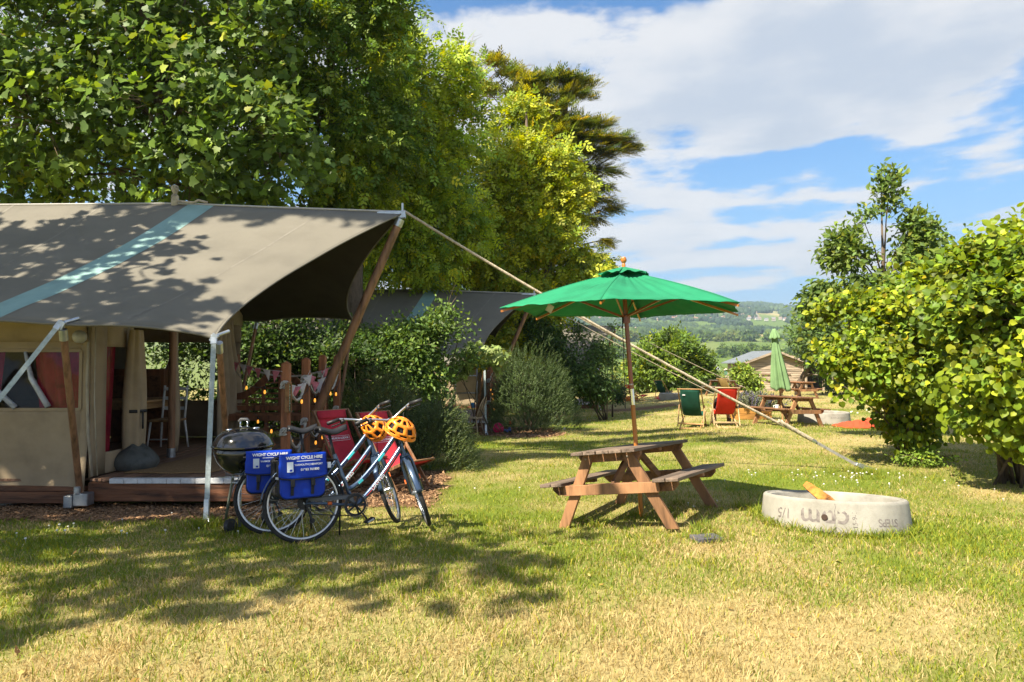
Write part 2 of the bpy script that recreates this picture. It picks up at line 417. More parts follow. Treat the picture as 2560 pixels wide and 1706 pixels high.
def build_ground():
    ys = np.concatenate([np.arange(-30, 0, 2.0), np.arange(0, 26, .26), 26*np.exp(np.linspace(0, math.log(9000/26), 130))])
    xs0 = np.concatenate([np.arange(0, 12, .26), 12*np.exp(np.linspace(0, math.log(5000/12), 80))])
    xs = np.concatenate([-xs0[:0:-1], xs0])
    Xg, Yg = np.meshgrid(xs, ys); x = Xg.ravel(); y = Yg.ravel(); z = gz(x, y)
    nx = len(xs); ny = len(ys); i = np.arange(nx-1); j = np.arange(ny-1); I, J = np.meshgrid(i, j); a = (J*nx+I).ravel()
    f = np.stack([a, a+1, a+nx+1, a+nx], 1)
    d = dry(x, y)[:, None]
    col = C_GREEN*.85*(1-d)+C_DRY*.9*d
    fc = field_col(x, y); w = sstep(70, 150, y)[:, None]; col = col*(1-w)+fc*w
    ch = chips(x, y)[:, None]; col = np.where(ch, np.array([.17, .095, .05]), col)
    me = mesh_np('ground', np.stack([x, y, z], 1), [f], col, True)
    m, nt, N, L, b = _nt('turf_and_fields'); b.inputs['Roughness'].default_value = .95; b.inputs['Specular IOR Level'].default_value = .1
    at = N.new('ShaderNodeAttribute'); at.attribute_name = 'col'
    tc = N.new('ShaderNodeTexCoord'); nz = N.new('ShaderNodeTexNoise'); nz.inputs['Scale'].default_value = 30; nz.inputs['Detail'].default_value = 8; nz.inputs['Roughness'].default_value = .75
    mp = N.new('ShaderNodeMapping'); mp.inputs['Scale'].default_value = (1, .6, 1); L.new(tc.outputs['Object'], mp.inputs[0]); L.new(mp.outputs[0], nz.inputs['Vector'])
    mr = N.new('ShaderNodeMapRange'); L.new(nz.outputs['Fac'], mr.inputs[0]); mr.inputs[1].default_value = .25; mr.inputs[2].default_value = .75; mr.inputs[3].default_value = .55; mr.inputs[4].default_value = 1.35
    hv = N.new('ShaderNodeHueSaturation'); L.new(mr.outputs[0], hv.inputs['Value']); L.new(at.outputs['Color'], hv.inputs['Color']); L.new(hv.outputs[0], b.inputs['Base Color'])
    bp = N.new('ShaderNodeBump'); bp.inputs['Strength'].default_value = .6; bp.inputs['Distance'].default_value = .03; L.new(nz.outputs['Fac'], bp.inputs['Height']); L.new(bp.outputs[0], b.inputs['Normal'])
    me.materials.append(m); o = link('ground', me); tag(o, 'mown grass field falling away to farmland and wooded hills', None, kind='structure')
build_ground()
# ------------------------------------------------------------------ grass blades
def footprints(x, y):
    """where no grass stands: tent platforms, fire rings"""
    m = (x > -10.2) & (x < -2.75) & (y > 7.75) & (y < 13.2)
    m |= (x > -8) & (x < -.5) & (y > 18.1) & (y < 23.5)
    m |= (x-RING1[0])**2+(y-RING1[1])**2 < .68**2
    return m | chips(x, y)
RING1 = (3.21, 6.86)
TUFTS = [(RING1[0], RING1[1], .70, 2600), (.88, 7.05, .03, 220), (1.75, 6.45, .03, 260), (1.9, 7.9, .03, 200), (2.55, 7.6, .04, 160), (1.3, 7.32, .02, 120), (-2.99, 6.72, .04, 420), (-5.75, 6.35, .04, 300), (5.3, 10.4, .12, 700), (5.1, 10.2, .3, 500), (-2.6, 6.6, .05, 260), (-1.9, 6.2, .04, 160), (-1.2, 6.5, .04, 160), (-2.25, 6.9, .05, 260), (1.75, 6.05, .12, 240)]
def build_grass():
    rg = np.random.default_rng(7); px = []; py = []
    for y0, y1, dens in ((2.3, 3.6, 4600), (3.6, 5.0, 4600), (5.0, 6.5, 3200), (6.5, 9.0, 1800), (9.0, 13.0, 1000), (13.0, 19.0, 460), (19, 30, 150), (30, 46, 30)):
        w1 = .82*y1+1.2; n = int((y1-y0)*2*w1*dens)
        x = rg.uniform(-w1, w1, n); y = rg.uniform(y0, y1, n); k = np.abs(x) < .82*y+1.2
        px.append(x[k]); py.append(y[k])
    for cx, cy, rad, n in TUFTS:      # longer grass the mower misses
        a = rg.uniform(0, 2*math.pi, n); q = rad+np.abs(rg.normal(0, .045, n)); px.append(cx+np.cos(a)*q); py.append(cy+np.sin(a)*q)
    ntuft = sum(t[3] for t in TUFTS); x = np.concatenate(px); y = np.concatenate(py); istuft = np.zeros(len(x), bool); istuft[-ntuft:] = True
    k = ~footprints(x, y); k &= (rg.random(len(x)) < .45+.8*fbm(x*3.1, y*3.1, 2, 61)) | istuft
    x = x[k]; y = y[k]; istuft = istuft[k]; n = len(x); z = gz(x, y)-.004
    d = dry(x, y)
    isdry = rg.random(n) < np.clip(.06+.9*d, 0, .97)
    tuft = fbm(x*1.3, y*1.3, 2, 91)
    h = rg.uniform(.018, .052, n)*(.65+.8*tuft)*np.where(isdry, .85, 1.1)*np.clip(1+(y-6)*.02, 1, 1.6)
    tall = rg.random(n) < .012; h[tall] *= rg.uniform(1.5, 2.4, tall.sum())
    h = np.where(istuft, h*rg.uniform(1.3, 2.6, n), h); patch = (fbm(x*.9+8, y*.9, 3, 131) > .64); h = np.where(patch & ~istuft, h*1.45, h); isdry = isdry & ~(istuft & (rg.random(n) < .6))
    wd = np.maximum(.0019, .0013+.00036*y)*rg.uniform(.7, 1.35, n)
    az = rg.uniform(0, 2*math.pi, n); lean = rg.uniform(.15, 1.25, n)*np.where(isdry, 1.25, .9); la = rg.uniform(0, 2*math.pi, n)
    sx = np.cos(az)*wd; sy = np.sin(az)*wd; lx = np.cos(la)*h*lean; ly = np.sin(la)*h*lean
    b = np.stack([x, y, z], 1); s = np.stack([sx, sy, 0*sx], 1); m = np.stack([lx*.4, ly*.4, h*.62], 1); t = np.stack([lx, ly, h*np.clip(1.05-lean*.3, .5, 1)], 1)
    co = np.stack([b-s, b+s, b+m-s*.75, b+m+s*.75, b+t], 1).reshape(-1, 3)
    i = np.arange(n)*5
    nr = y < 7.5; quads = np.stack([i, i+1, i+3, i+2], 1)[nr]; tris = np.concatenate([np.stack([i+2, i+3, i+4], 1)[nr], np.stack([i, i+1, i+4], 1)[~nr]])
    g = np.array([.24, .29, .03]); g2 = np.array([.12, .185, .022]); s1 = np.array([.56, .45, .21]); s2 = np.array([.38, .29, .11])
    r = rg.random(n)[:, None]
    c = np.where(isdry[:, None], s1*r+s2*(1-r), g*r+g2*(1-r))*rg.uniform(.8, 1.2, n)[:, None]
    yl = (rg.random(n) < .25) & ~isdry; c[yl] = c[yl]*np.array([1.7, 1.25, 1.0])
    me = mesh_np('grass', co, [quads, tris], np.repeat(c, 5, 0), False)
    me.materials.append(mat_leaf('grass_blade', .3, .6, spec=.25)); tag(link('grass', me), 'short dry and green lawn grass covering the field', 'grass', kind='stuff')
build_grass()
def build_chips():
    rg = np.random.default_rng(5); n = 12000
    x = np.concatenate([rg.uniform(-6.2, -2.4, n//2), rg.uniform(-3.0, -.7, n//4), rg.uniform(-2.8, 1.6, n//4)])
    y = np.concatenate([rg.uniform(6.95, 8.2, n//2), rg.uniform(7.6, 10.8, n//4), rg.uniform(15.8, 19.6, n//4)])
    k = chips(x, y); x = x[k]; y = y[k]; n = len(x); z = gz(x, y)+rg.uniform(.002, .022, n)
    a = rg.uniform(0, 6.28, n); l = rg.uniform(.012, .034, n)*np.clip(y/9, 1, 1.8); w = l*rg.uniform(.25, .5, n); tl = rg.normal(0, .35, n); tw = rg.normal(0, .35, n)
    u = np.stack([np.cos(a)*l, np.sin(a)*l, tl*l], 1); v = np.stack([-np.sin(a)*w, np.cos(a)*w, tw*w], 1); up = np.stack([0*l, 0*l, .004+0*l], 1); c0 = np.stack([x, y, z], 1)
    co = np.stack([c0-u-v, c0+u-v*.7, c0+u*.9+v, c0-u*.8+v, c0-u-v-up, c0+u-v*.7-up, c0+u*.9+v-up, c0-u*.8+v-up], 1).reshape(-1, 3)
    i = np.arange(n)[:, None]*8; F = np.array([[0, 1, 2, 3], [4, 5, 1, 0], [5, 6, 2, 1], [6, 7, 3, 2], [7, 4, 0, 3]])
    f = (i[:, :, None]+F[None]).reshape(-1, 4)
    r = rg.random(n)[:, None]; c = (np.array([.44, .26, .14])*r+np.array([.19, .11, .06])*(1-r))*rg.uniform(.7, 1.25, n)[:, None]
    me = mesh_np('wood_chips', co, [f], np.repeat(c, 8, 0)); me.materials.append(mat_leaf('bark_chip', 0, .85, spec=.15)); tag(link('wood_chips', me), 'brown bark chippings spread round the tent platforms', 'wood chips', kind='stuff')
build_chips()
def build_daisies():
    """white clover heads and scraps low in the turf"""
    rg = np.random.default_rng(15)
    def pt(px, py, n, sx, sy):
        c = G(px, py); return c.x+rg.normal(0, sx, n), c.y+rg.normal(0, sy, n)
    xs = []; ys = []
    for px, py, n, sx, sy in ((2080, 1200, 30, .7, .35), (2160, 1195, 14, .5, .2), (1760, 1265, 8, .5, .2), (2130, 1035, 26, 1.2, .5), (150, 1330, 9, .8, .4), (420, 1330, 10, .9, .35), (2380, 1230, 5, .6, .4), (1350, 1230, 5, 1., .3)):
        a, b = pt(px, py, n, sx, sy); xs += list(a); ys += list(b)
    mb = MB()
    for x, y in zip(xs[::1], ys):
        z = gzf(x, y); r = rg.uniform(.008, .014)*max(1, y/9)
        mb.lathe([(0, -.004), (r*.8, 0), (r, r*.5), (r*.5, r), (0, r*1.1)], 6, (x, y, z+rg.uniform(.03, .045)))
        mb.tube([(x, y, z), (x+.004, y, z+.035)], .0015, 3)
    tag(obj('clover_flowers', mb, mat('clover_white', (.72, .70, .64), .8, .1, 9)), 'tiny white clover flowers dotted through the lawn', 'flowers', kind='stuff')
build_daisies()
def build_litter():
    rg = np.random.default_rng(33); n = 260; y = 3.0+11*rg.random(n)**1.3; x = rg.uniform(-1, 1, n)*(.75*y); k = ~footprints(x, y); x = x[k]; y = y[k]; n = len(x); z = gz(x, y)+rg.uniform(.012, .03, n)
    a = rg.uniform(0, 6.28, n); l = rg.uniform(.012, .03, n); w = l*rg.uniform(.25, .6, n); u = np.stack([np.cos(a)*l, np.sin(a)*l, rg.normal(0, .4, n)*l], 1); v = np.stack([-np.sin(a)*w, np.cos(a)*w, rg.normal(0, .5, n)*w], 1); c = np.stack([x, y, z], 1)
    co = np.stack([c-u, c-v+[0, 0, .004], c+u, c+v], 1).reshape(-1, 3); i = np.arange(n)*4; f = np.stack([i, i+1, i+2, i+3], 1)
    pal = np.array([(.34, .20, .06), (.22, .12, .05), (.45, .36, .12), (.16, .19, .05)]); cc = np.repeat(pal[rg.integers(4, size=n)], 4, 0)
    me = mesh_np('fallen_leaves', co, [f], cc); me.materials.append(mat_leaf('fallen_leaf', .1, .7, spec=.2)); tag(link('fallen_leaves', me), 'dry fallen leaves scattered over the lawn', 'leaves', kind='stuff')
build_litter()
# ------------------------------------------------------------------ safari tents (modelled at the near one's place, relative to BASE)
CANVAS = mat('taupe_canvas', (.165, .150, .119), .85, .06, 1.6, .25, 420, dirt=.10, rnd=.03)
UNDERSIDE = mat('dark_roof_underside', (.042, .036, .028), .9, .1, 3)  # roof underside coloured much darker than the outer canvas
WALLC = mat('sand_canvas', (.36, .275, .175), .85, .10, 2.5, .3, 380, dirt=.15)
TEAL = mat('teal_canvas', (.22, .35, .33), .85, .08, 3, .25, 420)
POLEW = M_wood('pole_eucalyptus', (.26, .135, .07), (1, 1, .12), .5, .25, .12, .25)
BEAMW = M_wood('red_brown_timber', (.155, .062, .028), (.12, 1, 1), .7, .3, .2, .4, dirt=.2)
DECKW = M_wood('deck_board', (.21, .115, .07), (1, .06, 1), .6, .28, .25, .5, dirt=.25)
CURTAIN = mat('crimson_curtain', (.50, .018, .05), .85, .2, 6)
PVC = mat_clear('clear_pvc')
STRAP = mat('webbing_strap', (.36, .42, .43), .7, .12, 30, .4, 160, dirt=.25)
BASE = V(-5.0, 10.4, 0.0)
DKZ = 0.285
NE = [(-10.2, 7.0, 2.02), (-7.9, 7.0, 2.03), (-6.25, 7.0, 2.03), (-4.62, 7.0, 2.02), (-3.05, 7.0, 1.885)]
FE = [(-10.2, 13.0, 2.3), (-7.9, 13.0, 2.35), (-6.2, 12.9, 2.36), (-4.75, 12.7, 2.40), (-2.92, 12.5, 2.42)]
def ridge(t):           # t 0..1 from the back of the tent to the front tip
    x = -10.2+t*(10.2-1.66)
    z = np.interp(x, [-10.2, -7.7, -5.17, -3.5, -1.66], [4.02, 4.04, 4.06, 3.995, 3.93])
    return V(x, 10.4, float(z))
def eave(E, t):
    k = t*(len(E)-1); i = min(int(k), len(E)-2); f = k-i
    a = Vector(E[i]); b = Vector(E[i+1]); p = a.lerp(b, f); s = 4*f*(1-f)
    sgn = 1 if E is NE else -1
    return p+V(0, sgn*.10*s, .055*s)
def roof_pt(E, t, v, lift=0.0):
    # uneven mapping so that the ridge x and eave x stay roughly aligned
    a = ridge(t); tt = t
    b = eave(E, tt); p = a.lerp(b, v)
    s = 4*v*(1-v); p.z -= .17*s*(1-.3*t)
    bow = max(0.0, (t-.72)/.28)**2.2
    p.x -= (.56 if E is NE else .40)*s*bow; p.z -= .05*s*bow
    p.z += .012*math.sin(t*46+v*5)*v*s
    for kx in (.25, .5, .75, 1.0):      # tension folds running in to each eave point
        dx = (t-kx)*8.5; dv = (1-v)*4.0; dd = math.hypot(dx, dv)
        if dd < 2.2: p.z += .016*math.sin(9*math.atan2(dx, dv+.05)+kx*7)*math.exp(-dd/.75)*min(1, dd*2)
    p.z += .010*mnoise.noise(V(t*9+v*4, v*3-t*3, 1.7 if E is NE else 5.1))*s
    return p+V(0, 0, lift)
def build_tent(label):
    r = thing('safari_tent', label, 'tent', BASE)
    for E in (NE, FE):
        m = MB().grid(lambda u, v: roof_pt(E, u, v), 96, 22)
        o = obj('roof_panel', m, CANVAS, r, True, True, solid=.012); o.data.materials.append(UNDERSIDE); o.modifiers['thickness'].material_offset = 1; o.modifiers['thickness'].material_offset_rim = 0
        if E is NE: o.data.flip_normals()
        if E is NE: first = o
    # teal band over the near slope
    def band(u, v):
        x = -4.76+.40*(u-.5)+.0*v; t0 = (x+10.2)/8.54
        te = .600+.062*(u-.5)        # where it meets the eave
        return roof_pt(NE, t0*(1-v)+te*v, v, .011)
    obj('teal_band', MB().grid(band, 4, 40), TEAL, first, True, True)
    for t0, te in ((.655, .632), (.30, .28), (.862, .83), (.46, .44)):
        obj('canvas_seam', MB().grid(lambda u, v: roof_pt(NE, (t0*(1-v)+te*v)+(u-.5)*.0045, v, .0095), 1, 40), mat('seam_canvas', (.19, .172, .140), .85, .1, 8), first, True, True)
    # ridge seam, hem cords
    obj('ridge_seam', MB().tube([ridge(i/30)+V(0, 0, .012) for i in range(31)], .018, 6), mat('pale_seam', (.42, .40, .36), .8), first, True, True)
    for E in (NE, FE):
        h = MB(); h.tube([roof_pt(E, i/80, 1.0) for i in range(81)], .014, 5); h.tube([roof_pt(E, 1, i/24) for i in range(25)], .014, 5)
        obj('roof_hem', h, CANVAS, first, True, True)
    # finial on the ridge
    f = MB().lathe([(.0, -.05), (.055, -.04), (.055, .12), (.03, .145), (.03, .165), (.052, .20), (.058, .235), (.045, .275), (0, .295)], 14, (-5.17, 10.4, 4.07))
    obj('finial', f, M_wood('weathered_finial', (.42, .36, .24)), r, True, True, auto=40)
    obj('ridge_tie', MB().tube([V(-5.1, 10.36, 4.10), V(-4.95, 10.3, 4.07), V(-4.8, 10.25, 4.05), V(-4.72, 10.2, 4.075), V(-4.6, 10.25, 4.05)], .02, 6), ROPE, r, True, True)
    # side walls (near wall with a clear window)
    YW = 8.0; ztop = lambda x: 2.50; zb = .15; x0, x1 = -9.9, -4.93; wx0, wx1, wz0, wz1 = -6.85, -5.03, 1.09, 1.775
    def wall(xa, xb, za, zb_, nu=10, nv=6):
        def fn(u, v):
            x = xa+(xb-xa)*u; z = za+(zb_-za)*v
            k = max(0, 1.1-z)
            return V(x, YW-.02+.05*math.sin(3*x+2.2*z)*k-.10*k*k*.25, z)
        return MB().grid(fn, nu, nv)
    sw = MB()
    for q in ((x0, wx0, zb, 2.5), (wx0, wx1, zb, wz0), (wx0, wx1, wz1, 2.5), (wx1, x1, zb, 2.5)):
        m = wall(*q, nu=max(2, int((q[1]-q[0])/.12)), nv=14); sw.add(m.v, m.f)
    obj('side_wall', sw, WALLC, r, True, True, solid=.006)
    win = obj('window', MB().grid(lambda u, v: V(wx0+(wx1-wx0)*u, YW-.012+.012*math.sin(9*u+4*v), wz0+(wz1-wz0)*v), 16, 8), PVC, r, True, True)
    b = MB()
    for a_, b_ in (((wx0, wz0), (wx1, wz0)), ((wx1, wz0), (wx1, wz1)), ((wx1, wz1), (wx0, wz1)), ((wx0, wz1), (wx0, wz0))):
        b.beam(V(a_[0], YW-.025, a_[1]), V(b_[0], YW-.025, b_[1]), .035, .02, (0, 1, 0))
    obj('window_binding', b, WALLC, win, False, True)
    for cx, w in ((-6.25, .55), (-5.33, .60)):
        obj('curtain', MB().grid(lambda u, v: V(cx-w/2+w*u+(.14*(1-v))*(1 if cx > -6 else -1)*.6, YW+.05+.025*math.sin(u*26), 1.0+.85*v), 30, 6), CURTAIN, win, True, True)
    CLR = mat('pale_gloss', (.50, .54, .62), .15, .2, 6, .3, 20, spec=.8)  # pale streaks slanting across the window, built as thin glossy tubes
    for q in ([V(-6.30, YW-.03, 1.62), V(-6.05, YW-.035, 1.36), V(-5.78, YW-.03, 1.11)], [V(-5.68, YW-.03, 1.76), V(-5.60, YW-.035, 1.45), V(-5.40, YW-.03, 1.12)]):
        obj('pale_streak', MB().tube(q, [.018, .03, .034], 8), CLR, win, True, True)
    # the roof's own valance shows paler folds above the window
    obj('valance', MB().grid(lambda u, v: V(-9.9+4.97*u, YW-.05-.10*v+.02*math.sin(u*60), 1.88+.32*v), 60, 3), WALLC, r, True, True, solid=.004)
    # front wall with its own clear window, door opening, side flap
    XF = -4.94
    fw = MB()
    def fpan(ya, yb, za, zb_):
        nu = max(2, int((yb-ya)/.1)); m = MB().grid(lambda u, v: V(XF+.025*math.sin((ya+(yb-ya)*u)*9), ya+(yb-ya)*u, za+(zb_-za)*v), nu, 8); fw.add(m.v, m.f)
    ztopF = lambda y: 2.35+(1.35*max(0, 1-abs(y-10.4)/2.4))
    fpan(8.0, 8.34, .29, 2.4); fpan(8.34, 8.86, .29, .55); fpan(8.34, 8.86, 1.83, 2.5)
    fpan(8.86, 8.95, .29, 2.6)
    obj('front_wall', fw, WALLC, r, True, True, solid=.006)
    g = MB().grid(lambda u, v: V(XF, 8.0+4.5*u, 2.30+(ztopF(8.0+4.5*u)-2.30)*v), 30, 6)
    obj('gable_panel', g, WALLC, r, True, True, solid=.006)
    pw = obj('front_window', MB().grid(lambda u, v: V(XF+.02*math.sin(8*u), 8.34+.52*u, .55+1.28*v), 8, 8), PVC, r, True, True)
    obj('curtain', MB().grid(lambda u, v: V(XF-.10-.03*math.sin(u*18), 8.36+(.18+.10*v)*u, .5+1.35*v), 12, 4), CURTAIN, pw, True, True)
    # corner seam and piping
    s = MB()
    s.tube([V(-4.95, 7.99, 2.3), V(-4.955, 7.97, 1.4), V(-4.93, 7.97, .8), V(-4.86, 7.95, .32)], .016, 6); s.tube([V(-4.86, 7.965, 2.3), V(-4.86, 7.965, 1.2), V(-4.80, 7.95, .33)], .008, 5)
    obj('corner_piping', s, mat('piping_cream', (.38, .33, .25), .8), r, True, True)
    # rolled door on the left of the opening, held by a strap
    def roll(u, v):
        a = u*2*math.pi; k = [.075, .085, .12, .15, .165, .17, .10][min(6, int(v*6.99))]; kk = .085+.09*math.sin(v*2.4)**1.0*(1-.1*v)
        z = 2.05-1.72*v; return V(XF+.13+kk*.8*math.cos(a)-.03*v, 8.74+.02*v+kk*.85*math.sin(a), z)
    rd = obj('rolled_door', MB().grid(lambda u, v: roll(u, v)+V(.012*math.sin(7*u*6.28)*(1), .01*math.cos(5*u*6.28), 0), 36, 18), WALLC, r, True, True)
    st = MB().lathe([(.13, -.02), (.142, -.02), (.142, .02), (.13, .02)], 20, (XF+.12, 8.75, 1.02), close=True); st.beam(V(XF+.27, 8.66, 1.02), V(XF+.27, 8.67, .80), .03, .01, (1, 0, 0))
    obj('door_strap', st, BLACKPL, rd, True, True)
    hood = MB().grid(lambda u, v: V(XF+.16+(.20*math.sin(v*2.2)+.07)*math.cos(u*6.28), 8.72+(.20*math.sin(v*2.2)+.08)*math.sin(u*6.28), DKZ+.01+.30*(1-v)*(1+.06*math.sin(u*6.2832*3+v*4))), 24, 8)
    obj('door_skirt', hood, mat('grey_groundsheet', (.085, .09, .085), .6, .2, 8, .3, 30), rd, True, True)
    # far-side door flap, gathered
    obj('door_flap', MB().grid(lambda u, v: V(XF+.05+.05*math.sin(u*20), 11.35+(.95)*(u)*(.55+.45*math.cos(v*2.6-.9)**2), .34+2.05*v), 30, 14), WALLC, r, True, True, solid=.006)
    obj('door_flap', MB().grid(lambda u, v: V(XF+.06, 9.92+.10*u*(1+.5*math.sin(v*7)), .34+2.3*v), 3, 20), WALLC, r, True, True, solid=.008)
    # far and back walls with a far opening, window strip
    bw = MB()
    for ya, yb, za, zb_ in ((12.42, 12.42, .29, .95), (12.42, 12.42, 2.0, 2.55)):
        bw.grid(lambda u, v: V(-9.9+4.97*u, 12.42, za+(zb_-za)*v), 20, 4)
    for xa, xb in ((-9.9, -6.9), (-5.35, -4.94)): bw.grid(lambda u, v: V(xa+(xb-xa)*u, 12.42, .95+1.05*v), 6, 4)
    bw.grid(lambda u, v: V(-9.9, 8.0+4.42*u, .2+2.3*v), 10, 6); bw.grid(lambda u, v: V(-9.9, 8.0+4.42*u, 2.5+1.4*v*(1-abs(2*u-1))), 10, 6)
    obj('back_wall', bw, WALLC, r, True, True, solid=.006)
    # floor inside, base beams
    for k in range(12):
        x = -6.62+k*.142; obj('floor_board', MB().box((x, 10.2, DKZ-.015), (.136, 4.42, .03)), DECKW, r, False, True)
    obj('floor', MB().box((-8.3, 10.2, DKZ-.03), (3.2, 4.42, .04)), DECKW, r, False, True)
    obj('base_beam', MB().box((-7.42, 7.93, .085), (5.0, .09, .13)), BEAMW, r, False, True, .006)
    obj('base_beam', MB().box((-7.42, 7.955, .18), (5.0, .07, .055)), BEAMW, r, False, True, .006)
    # poles
    def pole(name, a, b, r0, r1=None, capm=True):
        a = Vector(a); b = Vector(b); o = obj(name, MB().tube([a.lerp(b, i/6) for i in range(7)], [r0+((r1 or r0)-r0)*i/6 for i in range(7)], 14), POLEW, r, True, True, auto=50)
        if capm:
            d = (b-a).normalized(); obj('pole_cap', MB().tube([b-d*.10, b+d*.02], (r1 or r0)+.006, 14), STEEL, o, True, True, auto=50)
            obj('pole_foot', MB().tube([a-d*.01, a+d*.10], r0+.006, 14), STEEL, o, True, True, auto=50)
    tip = ridge(1.0)
    pole('front_pole', (-3.22, 10.4, DKZ), tip+V(-.06, 0, -.12), .068, .062)
    hd = MB().beam(tip+V(-.40, 0, -.045), tip+V(.03, 0, -.03), .09, .11); hd.tube([tip+V(-.02, 0, .02), tip+V(-.02, 0, .15)], .018, 8)
    obj('ridge_head', hd, STEEL, r, False, True, .01)
    pole('door_pole', (-4.87, 9.80, DKZ), (-4.87, 9.80, 3.55), .05, capm=False); obj('pole_sleeve', MB().tube([V(-4.87, 9.80, DKZ), V(-4.87, 9.80, DKZ+.13)], .058, 14), STEEL, r, True, True, auto=50)
    pole('side_pole', (-4.93, 7.86, .05), V(*NE[3])+V(0, .02, -.06), .035)
    pole('side_pole', (-3.34, 8.10, DKZ), V(*NE[4])+V(.03, .04, -.06), .032)
    pole('side_pole', (-6.6, 7.86, .05), V(*NE[2])+V(0, .02, -.06), .035)
    for i, xf in ((2, -6.6), (3, -4.95), (4, -3.15)):
        pole('side_pole', (xf, 12.15, DKZ), V(*FE[i])+V(0, -.02, -.05), .03)
    # straps with buckles
    def strap(a, b, w=.05, flip=(1, 0, 0)):
        a = Vector(a); b = Vector(b); o = obj('guy_strap', MB().beam(a, b, w, .006, Vector((0, -1, 0)) if flip else (0, 0, 1)), STRAP, r, False, True)
        d = (b-a).normalized(); obj('buckle', MB().beam(a-d*.05, a+d*.05, .066, .016, (0, -1, 0)), STEEL, o, False, True, .004); obj('ratchet', MB().beam(b-d*.30, b-d*.10, .052, .03, (0, -1, 0)), STEEL, o, False, True, .004); obj('hook', MB().tube([b-d*.12+V(.03, -.02, 0), b-d*.02+V(.05, -.02, 0), b+d*.05+V(.01, -.02, 0)], .011, 6), STEEL, o, True, True)
        obj('ground_stake', MB().tube([b-d*.10, b+d*.12], .014, 6), DARKMETAL, o, True, True)
    e4 = V(*NE[4]); e3 = V(*NE[3])
    strap(e4+V(0, -.02, -.01), (-2.99, 6.72, .0)); strap(e3+V(-.02, -.02, .0), (-5.75, 6.35, .02)); strap(V(*NE[2])+V(0, -.02, 0), (-7.4, 6.4, .02))
    for p in (e4, e3):
        cl = MB(); cl.box(p+V(0, -.01, .0), (.07, .03, .09), Matrix.Rotation(.5, 3, 'Y')); cl.tube([p+V(.0, 0, .02), p+V(.10, .12, .08)], .02, 6)
        obj('eave_clamp', cl, STEEL, r, False, True, .004)
    # door light by the corner
    obj('bulkhead_lamp', MB().lathe([(0, .06), (.05, .055), (.075, .02), (.075, -.02), (.04, -.05), (0, -.055)], 14, (-4.93, 7.78, 1.93), Matrix.Rotation(R(90), 3, 'X')), mat('lamp_glass', (.45, .43, .38), .3, .1, 6), r, True, True)
    return r
tent1 = build_tent('nearest safari tent, taupe canvas roof with pale teal band and sand side wall')
OFF2 = V(2.35, 10.3, -.22); OFF3 = V(6.85, 23.3, -.53)
tent2 = copy_tree(tent1, 'middle safari tent, its roof half hidden behind leafy shrubs', BASE+OFF2)
tent3 = copy_tree(tent1, 'farthest safari tent, pale grey roof seen past the green parasol pole', BASE+OFF3)
for t in (tent1, tent2, tent3): t['group'] = 'safari tents in a row'
# ------------------------------------------------------------------ decks
def build_deck(label):
    r = thing('veranda_deck', label, 'deck', V(-3.95, 10.2, 0))
    for k in range(13):
        x = -4.84+k*.146; obj('deck_board', MB().box((x, 10.2, DKZ-.016), (.139, 4.44, .032)), DECKW, r, False, True, .004)
    for a, b in (((-4.88, 7.93, .145), (-2.97, 7.93, .145)), ((-2.95, 7.9, .145), (-2.95, 12.4, .145))):
        obj('fascia_board', MB().beam(a, b, .05, .215), BEAMW, r, False, True, .006)
    WH = mat('white_nosing', (.62, .63, .64), .6, .12, 14, .2, 60, rnd=.06, dirt=.25)
    for k in range(10):
        x = -4.55+k*.165; obj('nosing_strip', MB().box((x, 7.935, DKZ-.012), (.160, .085, .056)), WH, r, False, True, .003)
    ft = MB().box((-4.86, 7.80, .09), (.16, .14, .14)); ft.box((-5.02, 7.82, .06), (.10, .12, .14)); ft.tube([V(-4.9, 7.74, .16), V(-4.9, 7.74, .24)], .035, 8)
    obj('pole_bracket', ft, STEEL, r, False, True, .008)
    obj('support_block', MB().box((-5.9, 8.1, .02), (.14, .2, .1)), mat('concrete_pad', (.3, .28, .25), .9, .15, 9), r, False, True)
    return r
deck1 = build_deck('dark timber deck in front of the nearest tent, white nosing strips along its edge')
deck2 = copy_tree(deck1, 'timber deck of the middle tent behind the wooden spindle chairs', V(-3.95, 10.2, 0)+OFF2)
deck3 = copy_tree(deck1, 'timber deck of the farthest tent behind dark shrubs', V(-3.95, 10.2, 0)+OFF3)
for t in (deck1, deck2, deck3): t['group'] = 'tent decks'
# ------------------------------------------------------------------ guy ropes of the ridge tips
def guy(label, tip, end, rad, strap_len, near=False):
    tip = Vector(tip); end = Vector(end); d = (end-tip).normalized()
    r = thing('guy_rope', label, 'rope', (end.x, end.y, end.z))
    e1 = end-d*strap_len
    pts = [tip.lerp(e1, i/14)-V(0, 0, .10*4*(i/14)*(1-i/14)*(1 if near else .6)) for i in range(15)]
    obj('rope', rope_strands(MB(), pts, rad, rad*4.2, 5, 7 if near else 4), ROPE, r, True, True)
    k = MB(); rope_strands(k, [e1-d*.62, e1-d*.30, e1-d*.02], rad*1.55, rad*2.4, 5, 7); k.tube([e1-d*.60+V(.02, -.02, .03), e1-d*.52+V(.0, -.05, -.02), e1-d*.45+V(0, .03, .04), e1-d*.40], rad*.6, 6)
    obj('knot', k, ROPE, r, True, True)
    s = MB().beam(e1, end, .045, .006, (0, -1, .3)); obj('anchor_strap', s, mat('old_webbing', (.24, .23, .20), .85, .2, 20), r, False, True)
    b = MB().tube([e1-d*.06, e1+d*.05], .03, 8); b.box(end-d*.12+V(0, -.01, .01), (.14, .07, .05), Matrix.Rotation(.5, 3, 'Y')); b.beam(end-d*.14+V(0, -.04, .04), end+V(.10, -.04, .03), .018, .018); b.tube([end-d*.05, end+d*.22], .018, 8)
    obj('ratchet', b, STEEL, r, False, True, .004)
